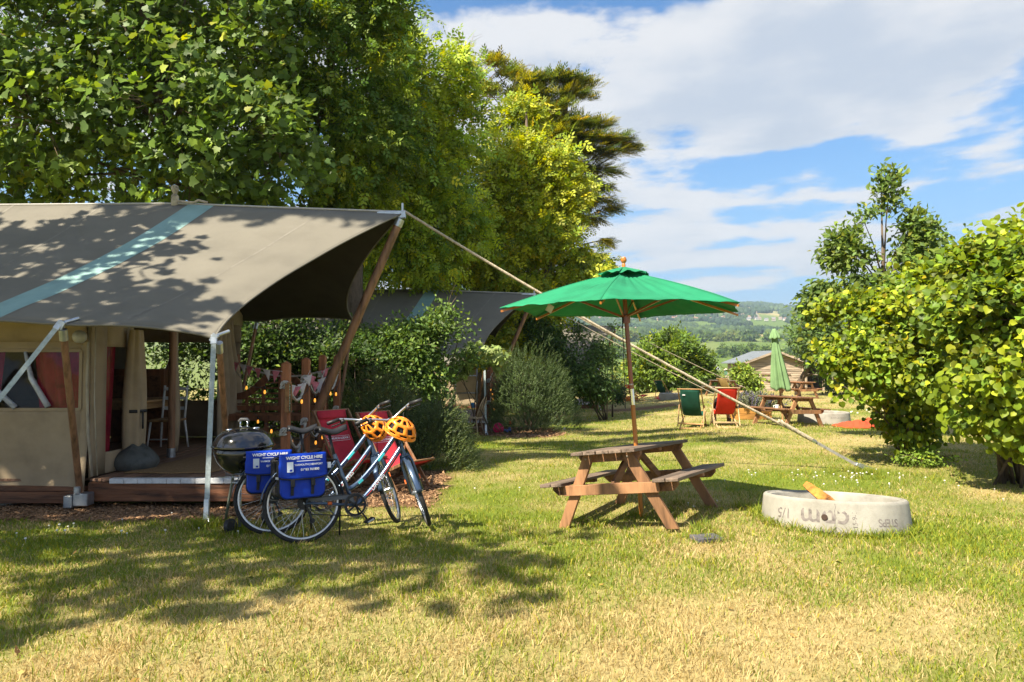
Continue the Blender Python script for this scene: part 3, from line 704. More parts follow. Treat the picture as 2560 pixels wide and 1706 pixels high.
A1 = G(2165, 1176)
tip1 = ridge(1.0)+V(.0, 0, .03)
guy('thick twisted guy rope from the nearest tent down to the lawn anchor', tip1, A1, .022, .95, True)
tip2 = tip1+OFF2; tip3 = tip1+OFF3
A2 = tip2+(A1-tip1)*1.0; A2.z = gzf(A2.x, A2.y); A3 = tip3+(A1-tip1)*1.0; A3.z = gzf(A3.x, A3.y)
guy('thinner twin guy rope just under the thick one, upper strand', tip2, A2, .017, .5)
guy('thinner twin guy rope just under the thick one, lower strand', tip2+V(-.05, .12, -.14), A2+V(-.25, .3, 0), .012, .4)
guy('farthest guy rope slanting down behind the parasol pole', tip3, A3, .015, .5)
# ------------------------------------------------------------------ veranda furniture
DARKW = M_wood('dark_stained_wood', (.23, .095, .042), (1, 1, .12), .6, .25, .15, .35)
POSTW = M_wood('rust_stained_post', (.30, .115, .048), (1, 1, .1), .6, .25, .15, .35)
GLOW = mat('warm_filament', (1, .6, .15), .4, 0, emit=((1.0, .36, .035), .55))
PINK = mat('pink_cotton', (.68, .24, .29), .9, .2, 14, trans=.3); PALE = mat('pale_cotton', (.74, .70, .70), .9, .1, 14, trans=.3)
def build_fence(label):
    r = thing('rope_fence', label, 'fence', V(-3.02, 10.4, DKZ))
    ps = []
    for y, zt in ((9.14, 1.62), (10.02, 1.68), (10.90, 1.73), (11.80, 1.74)):
        m = MB().box((-3.02, y, (DKZ+zt)/2), (.105, .105, zt-DKZ)); m.lathe([(.074, 0), (.02, .03)], 4, (-3.02, y, zt), Matrix.Rotation(R(45), 3, 'Z'))
        p = obj('post', m, POSTW, r, False, True, .006); ps.append((y, zt))
        for zk in (zt-.28, zt-.90):
            k = MB()
            for q in range(3):
                k.tube([V(-3.02+.035*math.cos(a+q)*1.3, y-.07-.012*q, zk+.045*math.sin(a+q*2)) for a in np.linspace(0, 5.6, 14)], .014, 5)
            obj('rope_knot', k, WHITEROPE, p, True, True)
    for (y0, z0), (y1, z1) in zip(ps, ps[1:]):
        for dz, sg in ((-.28, .26), (-.90, .30)):
            obj('hanging_rope', rope_strands(MB(), catenary((-3.0, y0+.05, z0+dz), (-3.0, y1-.05, z1+dz), sg, 14), .02, .09, 5, 5), WHITEROPE, r, True, True)
    return r
fence1 = build_fence('post and rope fence along the front of the nearest deck')
fence2 = copy_tree(fence1, 'post and rope fence on the middle tent deck', V(-3.02, 10.4, DKZ)+OFF2)
for t in (fence1, fence2): t['group'] = 'rope fences'
sg = thing('wooden_sign', 'small wooden box sign with green panel on the fence post', 'sign', V(-2.955, 9.05, 1.10))
sb = MB()
for c, s in (((-2.95, 9.07, 1.36), (.03, .12, .03)), ((-2.95, 9.07, .98), (.03, .12, .03)), ((-2.95, 9.02, 1.17), (.03, .02, .40)), ((-2.95, 9.12, 1.17), (.03, .02, .40))): sb.box(c, s)
sb.box((-2.965, 9.005, 1.17), (.05, .012, .38))
obj('sign_frame', sb, M_wood('oak_frame', (.34, .17, .06)), sg, False, True, .003)
obj('sign_panel', MB().box((-2.958, 9.07, 1.17), (.008, .085, .36)), mat('green_sign', (.08, .30, .20), .6, .1, 5), sg, False, True)
mk = MB()
for k in range(9): mk.box((-2.952, 9.07, 1.02+k*.037), (.003, .03+.02*(k % 3), .012))
obj('sign_marks', mk, PALE, sg, False, True)
# bench with a scrolled lattice back
def build_bench():
    r = thing('garden_bench', 'dark wooden bench with arched lattice back on the deck', 'bench', V(-4.15, 12.0, DKZ))
    x0, x1 = -5.02, -3.28; yb = 12.22; yf = 11.72
    zs = DKZ+.45
    for k in range(5): obj('seat_slat', MB().box(((x0+x1)/2, yf+.05+k*.10, zs), (x1-x0, .085, .025)), DARKW, r, False, True, .003)
    obj('seat_rail', MB().box(((x0+x1)/2, yf-.02, zs-.05), (x1-x0, .035, .09)), DARKW, r, False, True, .003)
    for x in (x0+.04, (x0+x1)/2-.05, x1-.04):
        obj('leg', MB().box((x, yf+.0, (DKZ+zs)/2-.02), (.06, .06, zs-DKZ-.04)), DARKW, r, False, True, .003)
    def top(t):
        s = math.sin(math.pi*t); return .74+.46*(s**1.6)*(.55+.45*math.cos((t-.5)*6.0))
    for x in (x0+.04, x1-.04):
        obj('back_leg', MB().box((x, yb, (DKZ+1.02)/2+.05), (.06, .06, 1.02-DKZ+.10)), DARKW, r, False, True, .003)
    N_ = 26; rail = MB()
    pts = [V(x0+(x1-x0)*i/N_, yb, DKZ+top(i/N_)) for i in range(N_+1)]
    for a, b in zip(pts, pts[1:]): rail.beam(a-(b-a)*.1, b+(b-a)*.1, .05, .11)
    obj('arched_top_rail', rail, DARKW, r, False, True)
    for z in np.arange(zs+.16, DKZ+1.1, .095):
        ts = [t for t in np.linspace(0.02, .98, 60) if DKZ+top(t) > z+.03]
        if len(ts) > 3: obj('back_slat', MB().box((x0+(x1-x0)*(ts[0]+ts[-1])/2, yb, z), ((x1-x0)*(ts[-1]-ts[0]), .02, .028)), DARKW, r, False, True)
    for t in (.16, .33, .5, .67, .84): obj('back_upright', MB().box((x0+(x1-x0)*t, yb+.012, (zs+DKZ+top(t))/2), (.055, .02, DKZ+top(t)-zs)), DARKW, r, False, True)
    obj('back_rail', MB().box(((x0+x1)/2, yb, zs+.09), (x1-x0, .045, .09)), DARKW, r, False, True, .003)
    for x in (x0, x1):
        a = MB().tube([V(x, yb, zs+.28), V(x, yf+.15, zs+.30), V(x, yf-.02, zs+.28), V(x, yf-.08, zs+.20), V(x, yf-.02, zs+.14)], .03, 8); a.box((x, yf, zs+.13), (.05, .05, .28))
        obj('scrolled_arm', a, DARKW, r, True, True)
build_bench()
# dark pole and rail at the far corner of the deck
cp = thing('corner_post', 'dark square post at the far left corner of the deck', 'post', V(-4.98, 12.3, DKZ))
obj('post', MB().box((-4.98, 12.34, (DKZ+1.78)/2), (.11, .11, 1.78-DKZ)), DARKW, cp, False, True, .005)
obj('post_rope', MB().tube(catenary((-4.93, 12.28, 1.62), (-3.05, 12.0, 1.6), .22, 12), .018, 6), WHITEROPE, cp, True, True)
# bunting
def bunting(label, pts, flags, sz):
    a = pts[0]; r = thing('bunting', label, 'bunting', a)
    path = []
    for p, q, sag in zip(pts, pts[1:], flags): path.append((catenary(p, q, sag[0], 16), sag[1]))
    c = MB(); k = 0
    for pa, n in path:
        c.tube(pa, .004, 4)
    obj('cord', c, PALE, r, True, True)
    for pa, n in path:
        for i in range(n):
            t = (i+.5)/n*16; j = min(15, int(t)); p = pa[j].lerp(pa[j+1], t-j); d = ((pa[min(16, j+1)]-pa[j]).normalized()+V(1.3, 0, 0)).normalized()
            w = sz*.5; h = sz*1.15; sw = V(.03*math.sin(k*2.1), -.03*math.cos(k), 0)
            m = MB().add([p-d*w, p+d*w, p+V(0, 0, -h)+sw, p+V(0, 0, -h*.5)+sw*.2+V(0, -.012, 0)], [(0, 3, 1), (0, 2, 3), (3, 2, 1)])
            obj('flag', m, (PINK, PALE, PINK)[k % 3] if k % 5 != 4 else PALE, r, False, True, solid=.003); k += 1
bunting('pink and white bunting strung between the posts of the nearest deck', [V(-5.0, 12.25, 1.66), V(-3.06, 9.08, 1.52), V(-2.96, 10.02, 1.52), V(-2.96, 10.90, 1.62)], [(.03, 6), (.22, 5), (.24, 5)], .14)
# festoon lights
def festoon(label, pts, n, sag, off=V(0, 0, 0)):
    pts = [Vector(p)+off for p in pts]; r = thing('string_lights', label, 'lights', pts[0])
    cb = MB(); bs = []
    for a, b in zip(pts, pts[1:]):
        pa = catenary(a, b, sag, 10); cb.tube(pa, .006, 4); bs += ([pa[2], pa[5], pa[8]] if n == 3 else [pa[3], pa[7]])
    obj('cable', cb, BLACKPL, r, True, True)
    for p in bs:
        o = obj('bulb_holder', MB().tube([p, p-V(0, 0, .05)], .014, 8), BLACKPL, r, True, True)
        obj('bulb', MB().lathe([(.010, -.045), (.015, -.07), (.017, -.088), (.012, -.105), (0, -.11)], 10, p), GLOW, o, True, True)
FP = [(-4.9, 12.1, 1.50), (-3.1, 9.2, 1.45), (-2.94, 9.95, 1.30), (-2.94, 10.8, 1.42), (-2.94, 11.7, 1.35)]
festoon('warm glowing bulbs along the upper fence of the nearest deck', FP, 2, .22)
festoon('warm glowing bulbs low along the nearest deck fence', [(-4.6, 12.0, .92), (-3.1, 9.3, .80), (-2.94, 10.0, .62), (-2.94, 10.9, .72)], 2, .16)
festoon('warm glowing bulbs on the middle tent deck posts', [(-3.1, 9.2, 1.52), (-2.94, 9.95, 1.10), (-2.90, 10.4, .75), (-2.88, 10.7, .48)], 3, .08, OFF2)
# things seen through the door of the near tent
def build_dining():
    PINE = M_wood('honey_pine', (.34, .20, .085)); o = V(-5.6, 9.9, DKZ)
    t = thing('dining_table', 'pine dining table with turned legs inside the nearest tent', 'table', V(-6.0, 10.9, DKZ))
    obj('tabletop', MB().box((-6.02, 11.0, DKZ+.75), (.85, 1.25, .035)), PINE, t, False, True, .006)
    obj('apron', MB().box((-6.02, 11.0, DKZ+.68), (.72, 1.1, .10)), PINE, t, False, True)
    for x in (-6.36, -5.69):
        for y in (10.48, 11.5):
            m = MB().lathe([(.022, 0), (.03, .08), (.024, .12), (.038, .30), (.026, .46), (.036, .49), (.03, .52)], 12, (x, y, DKZ)); m.box((x, y, DKZ+.62), (.075, .075, .2)); obj('leg', m, PINE, t, True, True, auto=40)
    WP = mat('white_painted_wood', (.62, .63, .62), .6, .12, 12)
    c = thing('dining_chair', 'white painted chair pulled up to the table inside the tent', 'chair', V(-5.42, 10.7, DKZ))
    obj('seat', MB().box((-5.40, 10.75, DKZ+.45), (.40, .40, .035)), PINE, c, False, True, .006)
    for x, y, dx, dy in ((-5.58, 10.58, -.04, -.03), (-5.22, 10.58, .04, -.03), (-5.58, 10.92, -.04, .05), (-5.22, 10.92, .04, .05)):
        obj('leg', MB().tube([V(x, y, DKZ+.44), V(x+dx, y+dy, DKZ)], [.018, .014], 8), WP, c, True, True)
    for x in (-5.58, -5.22): obj('back_post', MB().tube([V(x, 10.92, DKZ+.45), V(x, 11.0, DKZ+.98)], .018, 8), WP, c, True, True)
    for z in (.62, .78, .93): obj('back_rail', MB().box((-5.40, 10.97, DKZ+z), (.36, .018, .05)), WP, c, False, True)
    obj('stretcher', MB().tube([V(-5.60, 10.6, DKZ+.16), V(-5.20, 10.6, DKZ+.16)], .012, 6), WP, c, True, True)
    d = thing('dresser', 'dark wooden cabinet deep inside the nearest tent', 'cabinet', V(-6.4, 11.6, DKZ))
    obj('carcass', MB().box((-6.35, 11.8, DKZ+.62), (.9, .4, 1.24)), DARKW, d, False, True, .01); obj('door', MB().box((-6.35, 11.59, DKZ+.6), (.8, .03, 1.05)), M_wood('brown_panel', (.17, .08, .035)), d, False, True, .01)
    m = thing('door_mat', 'brown coir mat lying on the deck by the tent door', 'mat', V(-4.2, 9.4, DKZ))
    m.rotation_euler = (0, 0, 0)
    obj('mat', MB().grid(lambda u, v: V(-4.72+1.05*u+.25*v, 8.35+1.5*v, DKZ+.012+.004*math.sin(9*u)), 10, 10), mat('coir', (.28, .17, .075), .95, .2, 40, .6, 120), m, False, True, solid=.014)
    b = thing('litter_tray', 'flat tray with papers on the deck boards by the door flap', 'tray', V(-4.3, 11.2, DKZ))
    obj('tray', MB().box((-4.35, 11.2, DKZ+.03), (.55, .35, .04), Matrix.Rotation(.3, 3, 'Z')), DARKW, b, False, True); obj('paper', MB().box((-4.3, 11.2, DKZ+.056), (.24, .16, .006), Matrix.Rotation(.5, 3, 'Z')), PALE, b, False, True)
build_dining()
# ------------------------------------------------------------------ kettle barbecue
def build_bbq():
    g = V(-2.63, 6.72, gzf(-2.63, 6.72)); r = thing('kettle_barbecue', 'black kettle barbecue with domed lid beside the blue panniers', 'barbecue', g)
    EN = mat('black_enamel', (.010, .010, .012), .12, .1, 5, 0, coat=.6, spec=.6)
    zr = .80; R0 = .285
    obj('bowl', MB().lathe([(.0, zr-.285), (.07, zr-.28), (.14, zr-.255), (.20, zr-.21), (.245, zr-.14), (.27, zr-.07), (R0-.006, zr)], 40), EN, r, True)
    lid = obj('lid', MB().lathe([(R0+.012, zr+.002), (R0+.012, zr+.012), (R0, zr+.016), (R0-.012, zr+.05), (.24, zr+.105), (.20, zr+.14), (.13, zr+.165), (.06, zr+.178), (0, zr+.181)], 40), EN, r, True, auto=35)
    h = MB().tube([V(-.035, 0, zr+.18), V(-.035, 0, zr+.245)], .007, 8); h.tube([V(.035, 0, zr+.18), V(.035, 0, zr+.245)], .007, 8)
    ho = obj('lid_handle_bracket', h, CHROME, lid, True); obj('lid_handle', MB().tube([V(-.05, 0, zr+.238), V(-.03, 0, zr+.262), V(.03, 0, zr+.262), V(.05, 0, zr+.238)], .014, 8), mat('grey_handle', (.14, .14, .14), .5), lid, True)
    obj('heat_shield', MB().lathe([(.055, zr+.188), (.05, zr+.19), (0, zr+.195)], 16), CHROME, lid, True)
    for a in (0, 1): obj('vent_damper', MB().lathe([(.035, 0), (.035, .01), (.02, .016), (0, .018)], 14, V(-.12, -.05, zr+.158) if a else V(.10, .05, zr+.166)), CHROME, lid, True)
    for q, (ax, ay) in enumerate(((-.5, .5), (.12, -.55), (.55, .35))):
        top = V(ax*.30, ay*.30, zr-.26); ft = V(ax*.52, ay*.42, .07 if q == 1 else .01)
        obj('leg', MB().tube([top, ft], .0135, 10), STEEL if q != 0 else mat('dull_leg', (.16, .18, .14), .6), r, True)
    w = obj('wheel', MB().lathe([(.0, -.02), (.07, -.022), (.075, 0), (.07, .022), (0, .02)], 22, V(-.02, -.24, .075), Matrix.Rotation(R(75), 3, 'Y') @ Matrix.Rotation(R(15), 3, 'X')), BLACKPL, r, True, auto=40)
    obj('wheel', MB().lathe([(.0, -.02), (.07, -.022), (.075, 0), (.07, .022), (0, .02)], 22, V(.18, .14, .075), Matrix.Rotation(R(75), 3, 'Y')), BLACKPL, r, True, auto=40)
    obj('leg_rack', MB().tube([V(-.24, -.02, zr-.30), V(.14, -.02, zr-.30)], .004, 6), CHROME, r, True)
    obj('ash_catcher', MB().lathe([(0, zr-.36), (.10, zr-.355), (.11, zr-.34)], 18), STEEL, r, True)
build_bbq()
# ------------------------------------------------------------------ bicycles
PAINT = mat('slate_metallic', (.06, .095, .16), .30, .05, 8, 0, metal=.55, coat=.5)
TYRE = mat('tyre_rubber', (.028, .027, .026), .8, .25, 30, .4, 120, dirt=.2)
ALLOY = mat('alloy', (.55, .57, .60), .28, .06, 10, metal=.9)
SADDLE = mat('black_saddle', (.02, .02, .022), .38, .15, 10, .1, 60)
ORANGE = mat('orange_reflector', (.85, .16, .03), .3, .05); TEALD = mat('teal_decal', (.05, .50, .55), .4); WHITED = mat('white_print', (.80, .80, .80), .5, .02); REDD = mat('red_line', (.6, .05, .02), .4); SILVERD = mat('silver_print', (.62, .64, .68), .4, .02)
def torus(r, t, n=44, k=10, sq=1.0):
    return MB().lathe([(r+t*math.cos(a), t*sq*math.sin(a)) for a in np.linspace(0, 2*math.pi, k, endpoint=False)], n, close=True)
def wheel(r, name, cx, S, spokes=32):
    def place(mb): # wheel plane xz
        M = Matrix.Translation((cx, 0, .345)) @ Matrix.Rotation(R(90), 4, 'X'); mb.xf(M)
        if S: mb.xf(S)
        return mb
    w = obj(name, place(torus(.325, .020)), TYRE, r, True)
    rim = MB().lathe([(.309, -.012), (.311, .012), (.296, .011), (.292, 0), (.296, -.011)], 48, close=True); obj('rim', place(rim), ALLOY, w, True, auto=30)
    s = MB()
    for k in range(spokes):
        a = 2*math.pi*k/spokes; z = .028 if k % 2 else -.028; b = a+(.55 if (k//2) % 2 else -.55)
        s.tube([V(.024*math.cos(b), .024*math.sin(b), z), V(.295*math.cos(a), .295*math.sin(a), 0)], .0016, 4, False)
    obj('spokes', place(s), CHROME, w, True)
    obj('hub', place(MB().lathe([(.008, -.06), (.028, -.035), (.018, -.025), (.018, .025), (.028, .035), (.008, .06)], 14)), ALLOY, w, True, auto=40)
    return w
def build_bike(label, steer):
    r = thing('bicycle', label, 'bicycle', (0, 0, 0))
    WB = 1.10; H0 = V(.945, 0, .72); H1 = V(.875, 0, .93); ax = (H1-H0).normalized()
    S = Matrix.Translation(H0) @ Matrix.Rotation(steer, 4, ax) @ Matrix.Translation(-H0)
    wheel(r, 'rear_wheel', 0.0, None); wheel(r, 'front_wheel', WB, S)
    BBp = V(.45, 0, .285)
    def curve(a, b, c, n=10): return [a*(1-t)**2+b*2*t*(1-t)+c*t*t for t in [i/n for i in range(n+1)]]
    f = MB()
    f.tube([H0+ax*-.02, H1+ax*.02], .024, 12)
    f.tube(curve(H0+ax*.06, V(.60, 0, .34), BBp+V(.02, 0, .0)), .0255, 12)
    up = curve(H1+ax*-.03, V(.52, 0, .43), V(.40, 0, .43)); f.tube(up, .023, 12)
    f.tube([BBp, V(.285, 0, .75)], .019, 12); f.tube([BBp+V(0, -.04, 0), BBp+V(0, .04, 0)], .024, 12)
    for s in (-1, 1):
        f.tube([BBp+V(-.02, s*.03, 0), V(.12, s*.055, .33), V(0, s*.062, .345)], [.012, .011, .010], 8)
        f.tube([V(.305, s*.02, .70), V(.16, s*.05, .52), V(0, s*.062, .345)], [.009]*3, 8)
    fr = obj('frame', f, PAINT, r, True, auto=50)
    # decals along the tubes
    def side(pts, i0, i1, y, w, m, nm):
        q = MB(); pp = pts[i0:i1+1]
        vs = []
        for p in pp: vs.append(p)
        for a, b in zip(pp, pp[1:]): q.beam(a+V(0, y, 0), b+V(0, y, 0), .0015, w, (0, 0, 1))
        obj(nm, q, m, fr, False)
    dt = curve(H0+ax*.06, V(.60, 0, .34), BBp+V(.02, 0, 0))
    side(up, 2, 3, -.0235, .022, TEALD, 'teal_decal'); side(up, 6, 7, -.0235, .022, TEALD, 'teal_decal'); side(dt, 1, 7, -.0255, .006, REDD, 'red_line')
    side(up, 3, 6, -.0235, .015, mat('navy_decal', (.012, .02, .06), .4), 'dark_decal')
    def lettering(s, size, a, b, y, m, nm):
        d = (b-a).normalized(); u = V(-d.z, 0, d.x); t = text_mesh(s, size, .0, bold=size*.02); c = (a+b)/2
        M = Matrix(((d.x, u.x, 0, c.x), (0, 0, -1, y), (d.z, u.z, 0, c.z), (0, 0, 0, 1)))
        obj(nm, t.xf(M), m, fr)
    lettering('DAWES', .052, dt[6], dt[3], -.0275, SILVERD, 'lettering')
    sp = MB().tube([V(.285, 0, .73), V(.243, 0, .93)], .0135, 10); obj('seat_post', sp, BLACKPL, r, True)
    sad = MB().grid(lambda u, v: (lambda x, hw, z: V(.13+.27*u, hw*math.sin((v-.5)*math.pi*1.15), z+.035*math.cos((v-.5)*math.pi*1.15)))(u, .085*(1-u)**1.3+.022, .945+.018*math.cos(u*6)+.010*u), 14, 10)
    obj('saddle', sad, SADDLE, r, True, solid=.022)
    # fork, mudguards (steered)
    k = MB()
    ctop = H0-ax*.03
    for s in (-1, 1): k.tube([ctop+V(0, s*.03, 0), ctop+V(.02, s*.052, -.06), V(1.03, s*.055, .50), V(WB, s*.058, .345)], [.016, .016, .013, .010], 10)
    k.tube([ctop+V(0, -.045, 0), ctop+V(0, .045, 0)], .018, 8); obj('fork', k.xf(S), PAINT, r, True)
    def guard(cx, a0, a1):
        def fn(u, v):
            a = R(a0+(a1-a0)*u); w = (v-.5)*.052; rr = .362-.6*w*w*10; return V(cx+rr*math.cos(a), w, .345+rr*math.sin(a))
        return MB().grid(fn, 26, 4)
    obj('front_mudguard', guard(WB, 40, 190).xf(S), PAINT, r, True, solid=.003); obj('rear_mudguard', guard(0, -2, 175), PAINT, r, True, solid=.003)
    for s in (-1, 1): obj('fork_reflector', MB().box((1.045, s*.073, .47), (.02, .012, .045)).xf(S), ORANGE, r)
    obj('stay_reflector', MB().tube([V(.20, -.056, .324), V(.235, -.054, .32)], .0145, 8), ORANGE, r, True)
    # bars
    top = H1+ax*.11
    st = MB().tube([H1, top], .014, 10); st.tube([top-ax*.01, top+V(.055, 0, .03)], .017, 10); obj('stem', st.xf(S), BLACKPL, r, True)
    bc = top+V(.055, 0, .03); bp = [bc+V(-.135, -.315, .035), bc+V(-.075, -.21, .055), bc+V(-.01, -.12, .035), bc+V(0, -.04, 0), bc+V(0, .04, 0), bc+V(-.01, .12, .035), bc+V(-.075, .21, .055), bc+V(-.135, .315, .035)]
    hb = obj('handlebar', MB().tube(bp, .0125, 10).xf(S), ALLOY, r, True)
    for s, i, j in ((-1, 1, 0), (1, 6, 7)):
        obj('grip', MB().tube([bp[i].lerp(bp[j], .05), bp[j]+(bp[j]-bp[i])*.08], .0185, 10).xf(S), BLACKPL, hb, True)
        b = bp[i].lerp(bp[2 if s < 0 else 5], .2); l = MB().tube([b+V(.02, 0, 0), b+V(.05, s*.02, -.02), b+V(.015, s*.12, -.03)], .007, 6); l.box(b+V(.015, 0, -.02), (.05, .045, .04))
        obj('brake_lever', l.xf(S), BLACKPL, hb, True)
    cab = MB()
    for s in (-1, 1): cab.tube([bp[3]+V(.03, s*.10, .02), bp[3]+V(.10, s*.06, -.06), H0+V(.05, s*.02, -.02)], .0035, 5)
    obj('cables', cab.xf(S), BLACKPL, r, True)
    # drive
    ch = obj('chainring', MB().lathe([(.098, -.003), (.098, .003), (.078, .003), (.078, -.003)], 40, V(.45, -.062, .285), Matrix.Rotation(R(90), 3, 'X'), close=True), BLACKPL, r, True, auto=40)
    sp_ = MB()
    for q in range(5): sp_.beam(V(.45, -.062, .285), V(.45+.085*math.cos(q*1.2566), -.062, .285+.085*math.sin(q*1.2566)), .016, .006, (0, 1, 0))
    obj('chainring_spider', sp_, BLACKPL, ch); obj('chain_guard', MB().lathe([(.108, -.002), (.108, .002), (.101, .002), (.101, -.002)], 40, V(.45, -.072, .285), Matrix.Rotation(R(90), 3, 'X'), close=True), mat('smoked_guard', (.05, .05, .055), .3), ch, True, auto=40)
    for s, a in ((-1, -55), (1, 125)):
        e = V(.45+.17*math.cos(R(a)), s*.085, .285+.17*math.sin(R(a))); c = obj('crank', MB().beam(V(.45, s*.075, .285), e, .012, .024, (0, 1, 0)), BLACKPL, r, False, bevel=.003)
        obj('pedal', MB().box(e+V(0, s*.055, 0), (.09, .085, .022), Matrix.Rotation(R(-25), 3, 'Y')), BLACKPL, c, bevel=.006)
        obj('pedal_reflector', MB().box(e+V(0, s*.1, 0), (.06, .004, .014), Matrix.Rotation(R(-25), 3, 'Y')), mat('pale_grip', (.45, .45, .42), .6), c)
    cg = MB().prism([V(.42, -.05, .385), V(.06, -.05, .40), V(.02, -.05, .375), V(.06, -.05, .355), V(.34, -.05, .345), V(.44, -.05, .30)], V(0, -.012, 0), V(0, .0, 0)); obj('chaincase', cg, mat('grey_chaincase', (.10, .105, .115), .4), r)
    chn = MB().tube([V(.45, -.058, .383), V(0, -.058, .385)], .005, 5); chn.tube([V(.45, -.058, .19), V(.05, -.058, .245), V(0.02, -.058, .30)], .005, 5); obj('chain', chn, DARKMETAL, r, True)
    cs = MB()
    for q in range(5): cs.lathe([(.03+.007*q, -.0015), (.03+.007*q, .0015)], 24, V(0, -.052+.006*q, .345), Matrix.Rotation(R(90), 3, 'X'))
    obj('cassette', cs, DARKMETAL, r, True, auto=30)
    dr = MB().beam(V(.01, -.062, .33), V(.06, -.066, .19), .014, .03, (0, 1, 0)); dr.lathe([(.024, -.005), (.024, .005)], 14, V(.06, -.058, .19), Matrix.Rotation(R(90), 3, 'X')); obj('derailleur', dr, BLACKPL, r)
    obj('kickstand', MB().tube([V(.34, .05, .29), V(.36, .17, .01)], [.010, .008], 8), BLACKPL, r, True)
    rk = MB()
    for s in (-1, 1): rk.tube([V(.30, s*.03, .70), V(.12, s*.065, .725), V(-.26, s*.065, .725)], .006, 6); rk.tube([V(0, s*.075, .345), V(-.10, s*.07, .725)], .006, 6); rk.tube([V(0, s*.075, .345), V(.02, s*.07, .725)], .006, 6)
    for x in (-.26, -.1, .1): rk.tube([V(x, -.065, .725), V(x, .065, .725)], .005, 6)
    obj('rack', rk, BLACKPL, r, True); obj('v_brake', MB().box((.225, 0, .66), (.03, .09, .05)), ALLOY, r)
    return r
def build_pannier(label):
    BLUE = mat('blue_tarpaulin', (.002, .035, .36), .42, .12, 5, .3, 14, spec=.25); BK = mat('black_canvas', (.014, .014, .016), .65, .2, 20, .3, 90)
    r = thing('pannier_bag', label, 'bag', (0, 0, 0))
    x0, x1, z0, z1 = -.235, .145, .40, .765
    def rr(x0, x1, z0, z1, rad, y, n=5):
        pts = []
        for cx, cz, a0 in ((x1-rad, z0+rad, -90), (x1-.02, z1-.02, 0), (x0+.02, z1-.02, 90), (x0+rad, z0+rad, 180)):
            q = rad if cz < .6 else .02
            for k in range(n+1): a = R(a0+90*k/n); pts.append(V(cx+q*math.cos(a), y, cz+q*math.sin(a)))
        return pts
    obj('pouch', MB().prism(rr(x0, x1, z0, z1-.03, .06, 0), V(0, -.205, 0), V(0, -.082, 0)), BLUE, r, False, bevel=.012)
    obj('pouch_side', MB().prism(rr(x0-.006, x1+.006, z0-.008, z1-.035, .06, 0), V(0, -.196, 0), V(0, -.086, 0)), BK, r, False, bevel=.01)
    fl = MB().grid(lambda u, v: (lambda a: V(x0-.008+(x1-x0+.016)*u-(.006 if v > .6 else 0)*math.cos(u*math.pi), *( (-.07-.15*min(1, v/.28), z1+.012*math.sin(min(1, v/.28)*1.57)-.0) if v < .28 else (-.222-.004*math.sin(u*9+3*v), z1+.012-.215*((v-.28)/.72)*(1-.10*abs(2*u-1)**4)) )))(0), 18, 16)
    flo = obj('flap', fl, BLUE, r, True, solid=.006)
    tr = MB().tube([V(x0-.008+(x1-x0+.016)*k/18-.006*math.cos(math.pi*k/18), -.227, z1+.012-.215*(1-.10*abs(2*k/18-1)**4)) for k in range(19)], .006, 5); obj('flap_trim', tr, BK, flo, True)
    for x in (x0+.10, x1-.11):
        s = obj('strap', MB().beam(V(x, -.2155, z1-.22), V(x-.005, -.2155, z0+.03), .026, .008, (0, 1, 0)), BK, r); obj('buckle', MB().box((x, -.227, z1-.235), (.036, .016, .06)), BLACKPL, s, bevel=.004)
    obj('far_pouch', MB().prism(rr(x0, x1, z0, z1-.02, .06, 0), V(0, .08, 0), V(0, .21, 0)), BK, r, False, bevel=.012)
    obj('bridge_panel', MB().box(((x0+x1)/2, 0, z1-.012), (x1-x0-.01, .17, .012)), BK, r)
    obj('silver_band', MB().box((x0-.012, -.14, .58), (.004, .11, .02)), SILVERD, r)
    def txt(s, size, x, z, bold=.03, sp=1.0):
        t = text_mesh(s, size, 0, spacing=sp, bold=size*bold); obj('lettering', t.xf(Matrix.Translation((x, -.2315, z)) @ Matrix.Rotation(R(90), 4, 'X')), WHITED, flo)
    txt('WIGHT CYCLE HIRE', .036, -.035, .742, .03, .93); txt('YARMOUTH | NEWPORT', .022, .0, .682, .02, .95); txt('01983 761800', .027, .01, .640, .03)
    obj('print_line', MB().box((.0, -.2312, .714), (.20, .001, .005)), WHITED, flo)
    obj('print_panel', MB().box((-.155, -.2312, .668), (.052, .001, .085)), mat('pale_print', (.60, .66, .74), .5), flo); obj('print_mark', MB().box((-.148, -.2322, .640), (.022, .001, .016)), BLUE, flo)
    return r
def place_bike(o, rear, front, lean):
    d = V(front[0]-rear[0], front[1]-rear[1], 0); a = math.atan2(d.y, d.x); o.location = (rear[0], rear[1], gzf(rear[0], rear[1])-.004); o.rotation_euler = (-lean, 0, a)
LEAN = R(7)
b1 = build_bike('slate grey step-through bicycle standing nearer the camera', R(74)); b2 = build_bike('slate grey step-through bicycle standing behind the nearer one', R(70))
R1, F1 = G(760, 1358), G(1050, 1330); R2, F2 = G(682, 1338), G(985, 1318)
place_bike(b1, R1, F1, LEAN); place_bike(b2, R2, F2, LEAN)
pb1 = build_pannier('blue pannier with white lettering on the nearer bicycle'); pb2 = copy_tree(pb1, 'blue pannier on the bicycle behind, half hidden by the nearer one')
place_bike(pb1, R1, F1, LEAN); place_bike(pb2, R2, F2, LEAN)
for o in (b1, b2): o['group'] = 'hire bicycles'
for o in (pb1, pb2): o['group'] = 'blue panniers'
